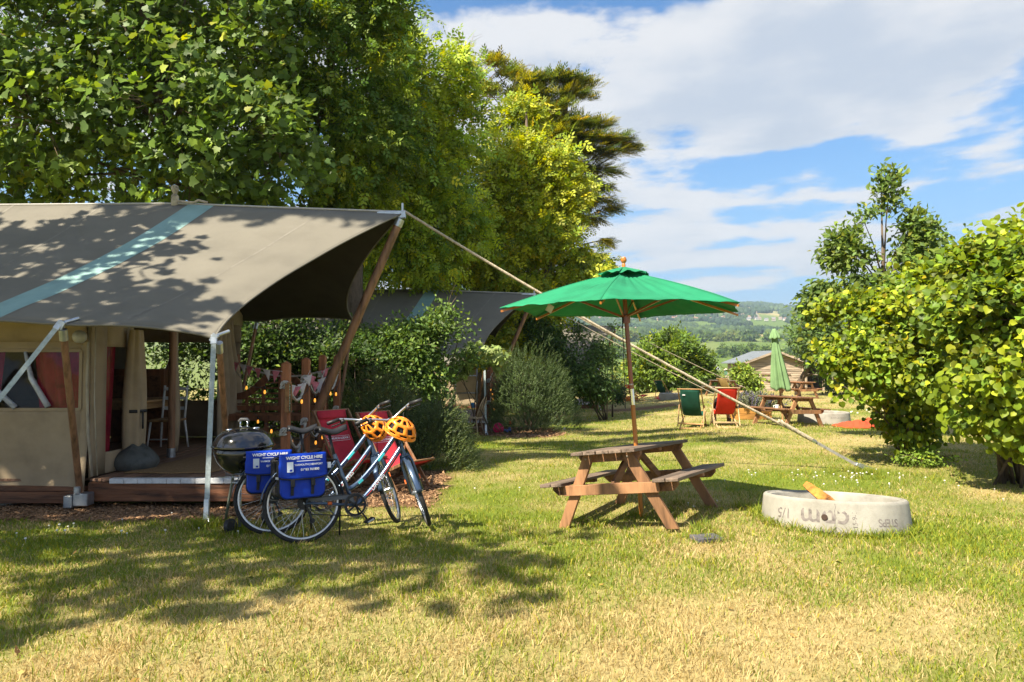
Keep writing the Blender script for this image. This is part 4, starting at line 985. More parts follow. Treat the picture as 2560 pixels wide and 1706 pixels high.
def build_helmet(label, c, rot):
    HO = mat('orange_helmet', (.95, .27, .02), .35, .04, 4, coat=.3)
    r = thing('cycle_helmet', label, 'helmet', c)
    nu, nv = 40, 14; a, b, h = .145, .112, .145
    def pt(u, v, k=1.0):
        an = 2*math.pi*u; ph = v*math.pi*.52; s = math.sin(ph); return V(a*k*s*math.cos(an), b*k*s*math.sin(an), h*k*math.cos(ph)-.02*math.cos(an)*s)
    m = MB().grid(lambda u, v: pt(u, v), nu, nv); fs = []
    for j in range(nv):
        for i in range(nu):
            hole = (j in (3, 4, 5, 8, 9, 10)) and ((i+(2 if j > 6 else 0)) % 5 in (0, 1, 2)) or (j in (12,) and i % 5 in (0, 1, 2))
            if not hole: fs.append(m.f[j*nu+i])
    m.f = fs
    M = rot.to_matrix().to_4x4()
    sh = obj('shell', m.xf(M), HO, r, True, solid=.012)
    obj('liner', MB().grid(lambda u, v: pt(u, v, .90), 24, 10).xf(M), mat('helmet_liner', (.02, .02, .022), .9), r, True)
    obj('brim', MB().tube([pt(i/30, 1.02) for i in range(30)], .011, 6, closed=True).xf(M), HO, sh, True)
    s = MB()
    for q in (.30, .70): s.tube([pt(q, .97), V(.02, 0, -.16), pt(q+.08, .97)], .006, 5)
    obj('chin_strap', s.xf(M), BLACKPL, r, True); return r
from mathutils import Euler
h1 = build_helmet('orange vented cycle helmet hanging nearer, on the right handlebar end', P(1001, 1082, 6.42), Euler((R(18), R(14), R(10))))
h2 = build_helmet('orange cycle helmet hanging between the two handlebars', P(938, 1072, 6.85), Euler((R(55), R(25), R(-50))))
for o in (h1, h2): o['group'] = 'orange helmets'
# ------------------------------------------------------------------ deckchairs
def build_deckchair(label, fabric, wood, loc, rotz, recline=0.0, text=None, patch=False):
    """faces local +x; long frame A, seat frame B, prop frame C, sling"""
    r = thing('deckchair', label, 'deckchair', loc, rotz)
    hw = .285; T = V(-.44-recline*.25, 0, 1.0-recline*.16); A0 = V(.40, 0, .0); B1 = V(.52, 0, .40-recline*.08); B0 = V(-.42, 0, .0); 
    pv = T.lerp(A0, .42); pb = B0.lerp(B1, .12)
    y1, y2, y3 = hw, hw-.035, hw+.03
    for s in (-1, 1):
        obj('back_rail', MB().beam(T+V(0, s*y1, 0), A0+V(0, s*y1, 0), .024, .045, (0, 0, 1)), wood, r, bevel=.004)
        obj('seat_rail', MB().beam(B1+V(0, s*y2, 0), B0+V(0, s*y2, 0), .024, .045, (0, 0, 1)), wood, r, bevel=.004)
        obj('prop_leg', MB().beam(pv+V(0, s*y3, 0), pb+V(-.02, s*y3, 0), .022, .04, (1, 0, 0)), wood, r, bevel=.004)
    for p, y, nm in ((T, y1, 'top_bar'), (B1, y2, 'front_bar')): obj(nm, MB().tube([p+V(0, -y-.02, 0), p+V(0, y+.02, 0)], .014, 8), wood, r, True)
    for p, y, nm in ((A0.lerp(T, .06), y1, 'foot_bar'), (B0.lerp(B1, .03), y2, 'rear_bar'), (pv.lerp(pb, .85)+V(-.02, 0, 0), y3, 'prop_bar')): obj(nm, MB().beam(p+V(0, -y, 0), p+V(0, y, 0), .02, .04), wood, r, bevel=.003)
    C = V(-.02-recline*.1, 0, .16)
    def sl(t):
        Bc = C+V(-.10, 0, 0); return T*(1-t)**3+(T.lerp(C, .62)+V(-.05, 0, 0))*3*t*(1-t)**2+(Bc+V(.12, 0, -.04))*3*t*t*(1-t)+B1*t**3
    fw = .235
    sg_ = obj('sling', MB().grid(lambda u, v: sl(v)+V(0, (u-.5)*2*fw, -.012*math.sin(u*math.pi)), 8, 24), fabric, r, True, solid=.005)
    hm = MB().grid(lambda u, v: sl(.001+.075*v)+V(.012, (u-.5)*2*fw, .004), 4, 3); obj('sling_hem', hm, fabric, sg_, True, solid=.004)
    if patch: 
        q = sl(.10); obj('care_label', MB().beam(q+V(-.012, fw-.12, 0), q+V(-.012, fw-.05, 0), .006, .03), PALE, sg_)
    if text:
        a, b = sl(.26), sl(.30); n = (b-a).normalized(); c = (a+b)/2+V(n.z, 0, -n.x).normalized()*-.008; nrm = n.cross(V(0, 1, 0)).normalized()
        nrm = V(0, 1, 0).cross(-n).normalized()
        if nrm.x < 0: nrm = -nrm
        M = Matrix(((0, -n.x, nrm.x, 0), (1, -n.y, nrm.y, 0), (0, -n.z, nrm.z, 0), (0, 0, 0, 1))); M.translation = (a+b)/2+nrm*.007
        obj('lettering', text_mesh(text, .042, 0, spacing=.92, bold=.0012).xf(M), WHITED, sg_)
        bx = MB()
        for x0, y0, x1, y1_ in ((-.19, .036, .19, .036), (-.19, -.036, .19, -.036), (-.19, -.036, -.19, .036), (.19, -.036, .19, .036)): bx.beam(V(x0, y0, 0), V(x1, y1_, 0), .004, .002)
        obj('lettering_border', bx.xf(M), WHITED, sg_)
    return r
REDF = mat('crimson_canvas', (.62, .035, .055), .85, .10, 4, .25, 300, trans=.15); REDB = mat('scarlet_canvas', (.62, .03, .012), .8, .08, 4, .2, 300, trans=.18); GRNF = mat('bottle_green_canvas', (.012, .085, .055), .8, .12, 4, .2, 300, trans=.12)
DKWD = M_wood('brown_beech', (.23, .12, .055), (1, .1, .1)); LTWD = M_wood('pale_beech', (.52, .37, .19), (1, .1, .1)); MDWD = M_wood('golden_beech', (.42, .24, .10), (1, .1, .1))
def gp(px, py): p = G(px, py); return (p.x, p.y, p.z)
dc = []
ca = V(-2.28, 9.55, 0); ca.z = gzf(ca.x, ca.y)+.02; cb = V(-1.62, 9.42, 0); cb.z = gzf(cb.x, cb.y)+.02
dc.append(build_deckchair('left of the two crimson deckchairs behind the bicycles, white lettering', REDF, DKWD, ca, R(-42), 0, "TOM'S ECO LODGE"))
dc.append(build_deckchair('crimson deckchair nearest the rosemary bush, behind the orange helmets', REDF, DKWD, cb, R(-40), .1, "TOM'S ECO LODGE"))
p = G(1738, 1072); dc.append(build_deckchair('empty dark green deckchair on the lawn seen from behind', GRNF, MDWD, (p.x, p.y+.25, p.z), R(66), 0, None, True))
p = G(1822, 1070); RCH = (p.x, p.y+.35, p.z); dc.append(build_deckchair('scarlet deckchair with a person sitting in it, seen from behind', REDB, LTWD, RCH, R(84), 0, None, True))
p = G(1592, 1004); dc.append(build_deckchair('far scarlet deckchair beside the parasol pole', REDB, MDWD, p, R(18), .6))
p = G(1658, 997); dc.append(build_deckchair('far green deckchair under the dark round bush', GRNF, MDWD, p, R(42), .1, None, True))
p = G(1828, 999); dc.append(build_deckchair('distant timber deckchair frame behind the scarlet chair', mat('straw_canvas', (.45, .30, .12), .8), MDWD, p, R(30), .5))
for o in dc: o['group'] = 'deckchairs'
# ------------------------------------------------------------------ picnic tables
PICW = M_wood('picnic_pine', (.235, .115, .055), (1, .07, 1), .65, .28, .16, .4, dirt=.15); PICT = M_wood('weathered_plank', (.16, .115, .085), (1, .06, 1), .75, .3, .2, .5)
PICL = M_wood('picnic_leg', (.30, .15, .068), (.5, .5, .1), .65, .25, .14, .35); BOLT = mat('bolt_head', (.30, .26, .2), .5, .1, metal=.6)
def build_picnic(label, loc, rotz, tilt=0.0, top=PICT, length=1.72, L=1.34):
    r = thing('picnic_table', label, 'picnic table', loc); r.rotation_euler = Matrix.Rotation(rotz, 3, 'Z').to_euler()
    r.rotation_euler = (Matrix.Rotation(-abs(tilt)*1.2, 3, 'X') @ Matrix.Rotation(-tilt, 3, 'Y') @ Matrix.Rotation(rotz, 3, 'Z')).to_euler()
    zt = .735; zs = .44
    for k in range(5):
        x = (k-2)*.1365; obj('top_plank', MB().box((x, .006*((k*7) % 3-1), zt), (.128, length+.012*((k*5) % 3), .034)), top, r, bevel=.004)
    for s in (-1, 1):
        for k in range(2): obj('seat_plank', MB().box((s*(.535+k*.128), .008*(k-.5), zs), (.12, length+.01*k, .034)), top, r, bevel=.004)
    for e in (-1, 1):
        y = e*L/2
        obj('seat_beam', MB().prism([V(-.665, 0, zs-.017), V(.665, 0, zs-.017), V(.665, 0, zs-.06), V(.61, 0, zs-.115), V(-.61, 0, zs-.115), V(-.665, 0, zs-.06)], V(0, y-.022, 0), V(0, y+.022, 0)), PICW, r, bevel=.003)
        obj('top_beam', MB().prism([V(-.33, 0, zt-.017), V(.33, 0, zt-.017), V(.33, 0, zt-.05), V(.285, 0, zt-.10), V(-.285, 0, zt-.10), V(-.33, 0, zt-.05)], V(0, y-.022, 0), V(0, y+.022, 0)), PICW, r, bevel=.003)
        for s in (-1, 1):
            yy = y+e*.046; a = V(s*.575, yy, .0); b = V(s*.20, yy, zt-.018); d = (b-a).normalized()
            w = V(.052, 0, 0); m = MB().prism([V(a.x-.058, 0, -.02), V(a.x+.058, 0, -.02), V(b.x+.058, 0, b.z), V(b.x-.058, 0, b.z)], V(0, yy-.022, 0), V(0, yy+.022, 0))
            lg = obj('leg', m, PICL, r, bevel=.003)
            for z in (zs-.045, zs-.09, zt-.06):
                t = (z-a.z)/(b.z-a.z); x = a.x+(b.x-a.x)*t+(.018 if z == zs-.09 else -.014); obj('bolt', MB().lathe([(.010, 0), (.010, .006), (.006, .009)], 8, (x, yy+e*.022, z), Matrix.Rotation(R(90)*-e, 3, 'X')), BOLT, lg)
        obj('front_beam', MB().box((0, y+e*.092, zs-.066), (1.0 if e < 0 else .96, .04, .10)), PICL, r, bevel=.003)
        obj('brace', MB().beam(V(0.03*e, e*(L/2-.05), zs-.07), V(-.03*e, e*.16, zt-.03), .09, .035, (1, 0, 0)), PICW, r, bevel=.003)
    for x in (-.30, .30): obj('top_batten', MB().box((x*.0, 0, zt-.035), (.60, .06, .035)), PICW, r) if x > 0 else None
    for s in (-1, 1): obj('seat_batten', MB().box((s*.60, 0, zs-.034), (.24, .06, .034)), PICW, r)
    return r
T1 = V(1.38, 7.33, 0); T1.z = gzf(T1.x, T1.y)+.0; ROT1 = R(-31); TILT1 = R(5.2)
pt1 = build_picnic('near weathered picnic table with the open green parasol through it', T1, ROT1, TILT1)
p = G(1990, 1068); T2 = V(p.x, p.y+.55, p.z)
pt2 = build_picnic('brown picnic table under the folded pale green parasol', T2, R(18), R(-1), PICW, 1.5, 1.1)
p = G(2008, 997); pt3 = build_picnic('distant picnic table behind the folded parasol, beside the shed', V(p.x, p.y+.5, p.z), R(14), 0, PICW, 1.5, 1.1)
p = G(1815, 990); pt4 = build_picnic('distant picnic table just over the top of the scarlet deckchair', V(p.x, p.y+.5, p.z), R(20), 0, PICT, 1.5, 1.1)
for o in (pt1, pt2, pt3, pt4): o['group'] = 'picnic tables'
# ------------------------------------------------------------------ open green parasol
def build_parasol():
    GREEN = mat('emerald_canvas', (.020, .27, .125), .8, .13, 2.2, .12, 8, trans=.25)
    r = thing('parasol', 'open emerald green parasol with wooden pole over the near picnic table', 'parasol', T1+V(0, 0, -.0))
    SL = -.072
    def pl(z): return V(SL*z, 0, z)
    CX = V(SL*2.45, 0, 0)
    PW = mat('varnished_pole', (.46, .17, .035), .28, .18, 6, 0, stretch=(1, 1, .1), coat=.5); PD = mat('dark_varnish', (.24, .075, .028), .3, .18, 6, 0, stretch=(1, 1, .1), coat=.5)
    obj('lower_pole', MB().tube([pl(-.02), pl(1.28)], .024, 16), PW, r, True, auto=40)
    obj('pole_sleeve', MB().tube([pl(1.19), pl(1.36)], .0265, 16), CHROME, r, True, auto=40)
    obj('upper_pole', MB().tube([pl(1.36), pl(2.60)], .024, 16), PD, r, True, auto=40)
    RR = 1.36; zr = 2.20; za = 2.62; rot0 = R(12)
    def rim(k): a = rot0+k*R(60); return V(RR*math.cos(a), RR*math.sin(a), zr)
    def can(k):
        def fn(u, v):
            a = rim(k); b = rim(k+1); rm = a.lerp(b, u); s = 4*u*(1-u)
            rm = rm+V(0, 0, .0)-rm.normalized()*0.0
            rm.x *= 1-.035*s; rm.y *= 1-.035*s; rm.z += .015*s
            ap = V(0, 0, za); p = ap.lerp(rm, v); q = 4*v*(1-v)
            p.z -= .075*q*(.35+.65*s)-.10*q*.55+.0
            p.z += .009*math.sin(u*38+k*2+4*v)*(1-v)*v*4*(.3+.7*s)+.020*mnoise.noise(V(u*5+k*9, v*1.6, k))*v*(.3+.7*s)+.010*mnoise.noise(V(u*14+k*9, v*2.5, k+3))*v
            return p
        return fn
    c = MB()
    for k in range(6): c.grid(can(k), 22, 16)
    c.xf(Matrix.Translation(CX))
    cn = obj('canopy', c, GREEN, r, True, solid=.003)
    sm = MB()
    for k in range(6): sm.tube([can(k)(0, v/16)+V(0, 0, .0015) for v in range(17)], .004, 5)
    sm.xf(Matrix.Translation(CX)); obj('seams', sm, GREEN, cn, True)
    vt = MB()
    for k in range(6):
        vt.grid(lambda u, v, k=k: V(*( (lambda a, b: tuple(a.lerp(b, u).xy*(.215*v)/1.0)+(za+.055-.095*v+.018*math.sin(u*math.pi)*v+.012*math.sin(u*12+k)*v,))(rim(k), rim(k+1)) )), 10, 6)
    vt.xf(Matrix.Translation(CX)); obj('vent_cap', vt, GREEN, cn, True, solid=.003)
    for k in range(6):
        e = rim(k); rb = obj('rib', MB().beam(V(0, 0, za-.06), e+V(0, 0, -.012)-e.normalized()*.02, .018, .022).xf(Matrix.Translation(CX)), PW, r)
        m = V(0, 0, za-.06).lerp(e, .5); obj('strut', MB().beam(V(0, 0, zr-.10)+e.normalized()*.04, m+V(0, 0, -.02), .016, .02).xf(Matrix.Translation(CX)), PD, rb)
    obj('runner', MB().lathe([(.024, -.06), (.045, -.055), (.045, .03), (.024, .04)], 14, pl(zr-.08)), PD, r, True, auto=40)
    obj('finial', MB().lathe([(.02, 0), (.02, .05), (.014, .06), (.03, .08), (.034, .10), (.024, .125), (0, .135)], 14, CX+V(0, 0, za+.03)), mat('orange_finial', (.5, .16, .03), .3, .1, coat=.4), r, True, auto=40)
    e = rim(4); e2 = rim(3)
    obj('care_label', MB().box(rim(3).lerp(rim(4), .0)*.72+V(-.03, -.05, .62), (.07, .004, .08), Euler((0, .5, .3))), PALE, cn)
    cd_ = MB().tube(catenary(V(-.20, -.03, zr-.05), V(-.17, -.03, 1.15), .0, 6), .004, 4); cd_.tube([V(-.19, -.03, zr-.05), V(-.20, -.06, 1.9), V(-.15, -.04, 1.6)], .003, 4)
    obj('pull_cord', cd_, DARKMETAL, r, True); obj('pole_label', MB().tube([pl(1.40), pl(1.415)], .0245, 12), PALE, r, True)
build_parasol()
def build_folded():
    LG = mat('mint_canvas', (.20, .33, .145), .8, .10, 3, .1, 20, trans=.15)
    r = thing('folded_parasol', 'folded pale green parasol standing in the farther picnic table', 'parasol', T2+V(-.1, 0, 0)); r.rotation_euler = (0, R(-5), 0)
    obj('pole', MB().tube([V(0, 0, -.02), V(0, 0, 2.52)], .022, 12), mat('pine_pole', (.45, .25, .11), .5, .15, 6), r, True, auto=40)
    def fn(u, v):
        a = u*2*math.pi; base = .055+.165*v**1.05; f = base*(1+.24*math.cos(a*8+.6*math.sin(v*3))*min(1, v*1.5+.1)); z = 2.40-1.42*v+(.05*math.cos(a*4+1)+.07*math.sin(a))*max(0, v-.85)/.15
        return V(f*math.cos(a)+.03*v*v, f*math.sin(a)*.9, z)
    obj('canopy', MB().grid(fn, 96, 28), LG, r, True, solid=.004)
    def cap(u, v):
        a = u*2*math.pi; f = .035+.115*v*(1+.12*math.cos(a*8+.4)); return V(f*math.cos(a), f*math.sin(a), 2.53-.26*v+.02*math.cos(a*8)*v)
    obj('vent_cap', MB().grid(cap, 64, 6), LG, r, True, solid=.004)
    obj('finial', MB().lathe([(.015, 0), (.02, .03), (0, .06)], 10, (0, 0, 2.52)), DARKMETAL, r, True)
build_folded()
# ------------------------------------------------------------------ concrete fire rings
CONC = mat('pale_concrete', (.33, .31, .265), .92, .16, 3.0, .15, 90, dirt=.5); PRINT = mat('grey_stencil', (.19, .165, .15), .9, .25, 24)
def build_ring(label, c, Ro, H, th, tilt, marks):
    r = thing('fire_ring', label, 'fire pit', c); r.rotation_euler = (-tilt*3.6, tilt, 0)
    Rb = Ro+.03
    prof = [(Rb, -.06), (Rb, 0), (Ro+.004, H-.03), (Ro, H-.012), (Ro-.012, H), (Ro-.035, H+.002), (Ro-.045, H-.012), (Ro-th+.01, H-.014), (Ro-th, H-.03), (Ro-th, -.06)]
    obj('wall', MB().lathe(prof, 72, close=True), CONC, r, True, auto=35)
    obj('ash_bed', MB().lathe([(0, .07), (.3, .085), (Ro-th+.0, .10)], 30), mat('sand_ash', (.36, .33, .28), .95, .3, 8, .6, 30), r, True)
    def wrap(t, ang, z, rot=0.0):
        import bmesh
        bm = bmesh.new(); bv = [bm.verts.new(v) for v in t.v]
        for f in t.f:
            try: bm.faces.new([bv[i] for i in f])
            except ValueError: pass
        ex = V(math.cos(-rot), math.sin(-rot), 0); W2 = max(abs(Vector(v).dot(ex)) for v in t.v); k = -W2
        while k < W2:
            bmesh.ops.bisect_plane(bm, geom=bm.verts[:]+bm.edges[:]+bm.faces[:], plane_co=ex*k, plane_no=ex); k += .02
        bm.verts.index_update(); t.v = [tuple(v.co) for v in bm.verts]; t.f = [tuple(v.index for v in f.verts) for f in bm.faces]; bm.free()
        q = []
        for x, y, _ in t.v:
            x2 = x*math.cos(rot)-y*math.sin(rot); y2 = x*math.sin(rot)+y*math.cos(rot)
            zz = z+y2; rr = Rb+(Ro-Rb)*min(1, max(0, zz/(H-.03)))+.0025; a = ang+x2/rr; q.append((rr*math.cos(a), rr*math.sin(a), zz))
        t.v = q; return t
    for s, size, deg, z, rot, sp in marks: obj('stencil', wrap(text_mesh(s, size, 0, spacing=sp, bold=size*.012), R(deg), z, rot), PRINT, r)
    return r
c1 = V(RING1[0], RING1[1], gzf(*RING1)+.0)
ring1 = build_ring('large concrete fire ring with upside down stencilling in the foreground', c1, .655, .275, .08, R(1.6),
    [('cpm', .25, -122, .115, math.pi, 1.02), ('15-9-17', .058, -100, .13, R(90), 1.0), ('STEPS', .095, -73, .10, math.pi, .9), ('1/5', .13, -155, .13, math.pi, 1.0)])
hole = obj('drain_hole', MB().lathe([(.0, 0), (.026, 0), (.028, .006), (.024, .008)], 16, (math.cos(R(-121.5))*.676, math.sin(R(-121.5))*.676, .125), Matrix.Rotation(R(-31.5), 3, 'Z') @ Matrix.Rotation(R(90), 3, 'X')), mat('hole_dark', (.06, .035, .025), .9), ring1)
ck = MB(); q = [(math.cos(R(-114+.5*math.sin(k*2)))*(.6885-.03*k/8), math.sin(R(-114+.5*math.sin(k*2)))*(.6885-.03*k/8), .01+.24*k/8) for k in range(9)]; ck.tube(q, .0022, 4); obj('crack', ck, PRINT, ring1)
p = G(2085, 1061); p2 = (p.x, p.y+.6, p.z-.02); ring2 = build_ring('concrete fire ring behind the farther picnic table', p2, .65, .31, .08, 0, [('SURROUND 675', .06, -80, .19, 0, 1.0)])
p = G(1850, 1013); ring3 = build_ring('far pale fire ring behind the lavender planter', (p.x, p.y+.6, p.z-.02), .65, .3, .08, 0, [])
p = G(1688, 999); ring4 = build_ring('far fire ring half hidden by the green deckchair', (p.x, p.y+.6, p.z-.02), .65, .3, .08, 0, [])
for o in (ring1, ring2, ring3, ring4): o['group'] = 'concrete fire rings'
def build_log():
    r = thing('split_log', 'orange split log leaning inside the foreground fire ring', 'log', c1+V(-.0, .32, .07))
    rg = random.Random(4); OW = mat('orange_heartwood', (.50, .19, .03), .75, .5, 14, .8, 40, stretch=(.4, 1, .4), dirt=.35); a = V(.15, -.02, .04); b = V(-.10, .12, .255); d = (b-a).normalized(); f = V(.25, -.95, .15); f = (f-d*f.dot(d)).normalized(); s = d.cross(f)
    n = 9; vs = []
    for i in range(8):
        t = i/7; c = a.lerp(b, t); w = .07*(1-.45*t)*(1 if 0 < i < 7 else .8)
        for k in range(n): an = math.pi*k/(n-1); q = 1+rg.uniform(-.10, .10); vs.append(c+s*w*q*math.cos(an)-f*w*.9*q*math.sin(an))
    fs = [(i*n+k, (i+1)*n+k, (i+1)*n+k+1, i*n+k+1) for i in range(7) for k in range(n-1)]
    obj('bark', MB().add(vs, fs), mat('grey_bark', (.20, .12, .07), .95, .3, 20, .7, 50), r)
    fl = MB().add([vs[i*n] for i in range(8)]+[vs[i*n+n-1] for i in range(8)], [(i, i+8, i+9, i+1) for i in range(7)]); fl.add([vs[k] for k in range(n)], [tuple(range(n))]); fl.add([vs[7*n+k] for k in range(n)], [tuple(range(n-1, -1, -1))])
    obj('split_face', fl, OW, r)
build_log()
p = G(1757, 1356); sl_ = thing('stone_slab', 'small dark slab lying flat in the grass', 'slab', p)
obj('slab', MB().box((0.03, 0, .03), (.24, .16, .04), Euler((0, 0, .25))), mat('slate_slab', (.10, .095, .10), .8, .2, 8, .4, 40), sl_, bevel=.006)
# ------------------------------------------------------------------ small things round the farther table
mg = thing('mug', 'white mug standing on the picnic table bench', 'mug', P(1886, 1030, T2.y-.15)+V(0, 0, 0))
mp_ = V(T2.x, T2.y, T2.z) + Matrix.Rotation(R(18), 3, 'Z') @ V(-.60, -.35, 0); mg.location = (mp_.x, mp_.y, T2.z+.447)
WCH = mat('white_china', (.80, .79, .76), .25, .03, 5, coat=.4)
obj('cup', MB().lathe([(.0, .004), (.042, .0), (.048, .01), (.05, .115), (.045, .115), (.042, .015), (0, .012)], 20), WCH, mg, True, auto=40)
obj('handle', MB().tube([V(-.045, 0, .095), V(-.085, 0, .09), V(-.09, 0, .05), V(-.046, 0, .03)], .009, 8), WCH, mg, True)
def build_planter():
    p = G(1884, 1050); r = thing('planter_box', 'orange timber planter box beside the scarlet deckchair', 'planter', (p.x, p.y, p.z), R(8)); OW = M_wood('orange_timber', (.46, .22, .055), (.1, 1, 1))
    L_, D_, H_ = 1.1, .55, .34
    for z in (.085, .255):
        for y in (0, D_): obj('side_board', MB().box((0, y, z), (L_, .035, .16)), OW, r, bevel=.005)
        for x in (-L_/2, L_/2): obj('end_board', MB().box((x, D_/2, z), (.035, D_-.04, .16)), OW, r, bevel=.005)
    for x in (-L_/2+.05, L_/2-.05): obj('corner_post', MB().box((x, -.03, H_/2), (.06, .03, H_+.03)), OW, r, bevel=.004)
    obj('soil', MB().box((0, D_/2, .28), (L_-.06, D_-.06, .05)), mat('potting_soil', (.04, .028, .02), .95, .3, 20), r)
    return p
PLT = build_planter()
def build_blanket():
    p = G(2165, 1072); r = thing('picnic_blanket', 'orange red blanket crumpled on the grass under the hazel', 'blanket', (p.x, p.y+.3, p.z))
    def fn(u, v):
        x = (u-.5)*1.12; y = (v-.5)*.8; e = min(u, 1-u, v, 1-v)*5; e = min(1, e); n = mnoise.noise(V(x*3.1, y*3.1, 2.0)); n2 = mnoise.noise(V(x*8, y*8, 5.0))
        return V(x+.05*n2, y, .015+e*(.12+.12*n+.05*n2)+.08*e*max(0, x))
    obj('cloth', MB().grid(fn, 36, 26), mat('vermilion_cloth', (.72, .085, .03), .8, .08, 4, trans=.15), r, True, solid=.01)
build_blanket()
# the person in the scarlet deckchair
def build_person():
    r = thing('person', 'person in a black top reclining in the scarlet deckchair, legs showing beneath', 'person', RCH, R(84))
    # faces local +x; seat of the sling at about x=.05,z=.28
    J = dict(pelvis=(.15, 0, .46), spine=(.02, 0, .54), chest=(-.10, 0, .67), neck=(-.17, 0, .79), head=(-.16, 0, .85),
        hipL=(.20, .08, .45), kneeL=(.54, .12, .53), ankL=(.56, .15, .08), toeL=(.69, .16, .04), hipR=(.20, -.08, .45), kneeR=(.52, -.16, .53), ankR=(.46, -.21, .08), toeR=(.58, -.23, .04),
        shL=(-.10, .17, .72), elL=(.0, .27, .50), wrL=(.22, .21, .47), shR=(-.10, -.17, .72), elR=(-.0, -.31, .50), wrR=(.22, -.26, .46))
    rad = dict(pelvis=.115, spine=.105, chest=.115, neck=.05, head=.045, hipL=.085, kneeL=.06, ankL=.042, toeL=.035, hipR=.085, kneeR=.06, ankR=.042, toeR=.035, shL=.056, elL=.045, wrL=.032, shR=.056, elR=.045, wrR=.032)
    E = [('pelvis', 'spine'), ('spine', 'chest'), ('chest', 'neck'), ('neck', 'head'), ('pelvis', 'hipL'), ('hipL', 'kneeL'), ('kneeL', 'ankL'), ('ankL', 'toeL'), ('pelvis', 'hipR'), ('hipR', 'kneeR'), ('kneeR', 'ankR'), ('ankR', 'toeR'), ('chest', 'shL'), ('shL', 'elL'), ('elL', 'wrL'), ('chest', 'shR'), ('shR', 'elR'), ('elR', 'wrR')]
    def skin(name, keys, edges, m, grow=0.0, sub=2):
        me = bpy.data.meshes.new(name); ix = {k: i for i, k in enumerate(keys)}
        me.from_pydata([J[k] for k in keys], [(ix[a], ix[b]) for a, b in edges if a in ix and b in ix], []); o = link(name, me, r)
        md = o.modifiers.new('skin', 'SKIN'); 
        sv = me.skin_vertices[0].data if me.skin_vertices else None
        if sv is None:
            me.attributes.new; 
        for k in keys:
            v = me.skin_vertices[0].data[ix[k]]; q = rad[k]+grow; v.radius = (q, q); v.use_root = (k == keys[0])
        s = o.modifiers.new('smooth', 'SUBSURF'); s.levels = sub; s.render_levels = sub; me.materials.append(m); return o
    SK = mat('skin', (.44, .26, .19), .55, .08, 9, trans=.0)
    skin('body', list(J), E, SK)
    BT = mat('black_jersey', (.012, .012, .014), .85, .2, 8)
    skin('top', ['spine', 'chest', 'neck', 'shL', 'elL', 'wrL', 'shR', 'elR', 'wrR'], E, BT, .012)
    skin('trousers', ['pelvis', 'hipL', 'kneeL', 'hipR', 'kneeR'], E, mat('grey_shorts', (.10, .10, .12), .85, .2, 8), .014)
    for s, k in ((1, 'L'), (-1, 'R')):
        a, t = V(*J['ank'+k]), V(*J['toe'+k]); obj('boot', MB().tube([a+V(0, 0, .10), a+V(0, 0, .02), a.lerp(t, .4)+V(0, 0, .0), t+V(.03, 0, .0)], [.055, .058, .055, .04], 12), mat('brown_boot', (.10, .065, .045), .7, .2, 12), r, True)
    HX = V(.085, 0, -.10)
    hd = MB().ico(V(-.235, 0, .985)+HX, (.085, .073, .11), 3); hd.ico(V(-.15, 0, .965)+HX, (.02, .014, .022), 1)
    for s in (-1, 1): hd.ico(V(-.24, s*.075, .975)+HX, (.02, .01, .03), 1)
    obj('head', hd, SK, r, True)
    for s in (-1, 1): obj('eye', MB().ico(V(-.158, s*.03, .995)+HX, .011, 1), mat('eye', (.05, .04, .035), .3), r, True)
    obj('mouth', MB().box(V(-.154, 0, .925)+HX, (.01, .04, .008)), mat('lips', (.33, .13, .11), .5), r)
    obj('hair', MB().ico(V(-.255, 0, 1.0)+HX, (.092, .082, .105), 3), mat('brown_hair', (.06, .04, .025), .7, .3, 30), r, True)
    for s, k in ((1, 'L'), (-1, 'R')):
        w = V(*J['wr'+k]); h = MB().ico(w+V(.05, 0, -.005), (.045, .035, .018), 2)
        for q in range(4): f0 = w+V(.08, (q-1.5)*.017, -.005); h.tube([f0, f0+V(.03, 0, -.004), f0+V(.055-.004*abs(q-1.5), 0, -.02)], [.008, .0075, .006], 6)
        h.tube([w+V(.03, -s*.03, 0), w+V(.06, -s*.05, -.006), w+V(.08, -s*.048, -.012)], [.009, .008, .006], 6); obj('hand', h, SK, r, True)
build_person()
# ------------------------------------------------------------------ middle tent's clutter
def build_windsor(label, loc, rotz):
    WD = M_wood('silvered_beech', (.40, .29, .185), (1, 1, .1)); r = thing('spindle_chair', label, 'chair', loc, rotz)
    obj('seat', MB().lathe([(.0, .42), (.20, .42), (.225, .435), (.21, .455), (0, .445)], 22), WD, r, True, auto=40)
    for sx in (-1, 1):
        for sy in (-1, 1): obj('leg', MB().tube([V(sx*.13, sy*.13, .43), V(sx*.165, sy*.165, .22), V(sx*.20, sy*.20, 0)], [.014, .021, .013], 8), WD, r, True)
    for a, b in (((-.165, -.165, .2), (.165, -.165, .2)), ((-.165, .165, .2), (.165, .165, .2)), ((0, -.165, .2), (0, .165, .2))): obj('stretcher', MB().tube([V(*a), V(*b)], .011, 6), WD, r, True)
    hp = [V(-.18-.14*math.sin(t)**1, .20*math.cos(t)*1.02, .45+.50*math.sin(t)**.75) for t in np.linspace(0.02, math.pi-.02, 22)]
    obj('hoop', MB().tube(hp, .014, 8), WD, r, True)
    for k in range(8):
        y = (k-3.5)*.045; t = math.acos(max(-1, min(1, y/.204*1.0))); e = V(-.18-.14*math.sin(t), y*1.15, .45+.50*math.sin(t)**.75); obj('spindle', MB().tube([V(-.16, y*.85, .45), e], .007, 6), WD, r, True)
    return r
p = G(1183, 1090); wc = build_windsor('wooden spindle-back chair standing before the middle tent', p+V(0, .1, 0), R(160)); DZ2 = OFF2.z+DKZ
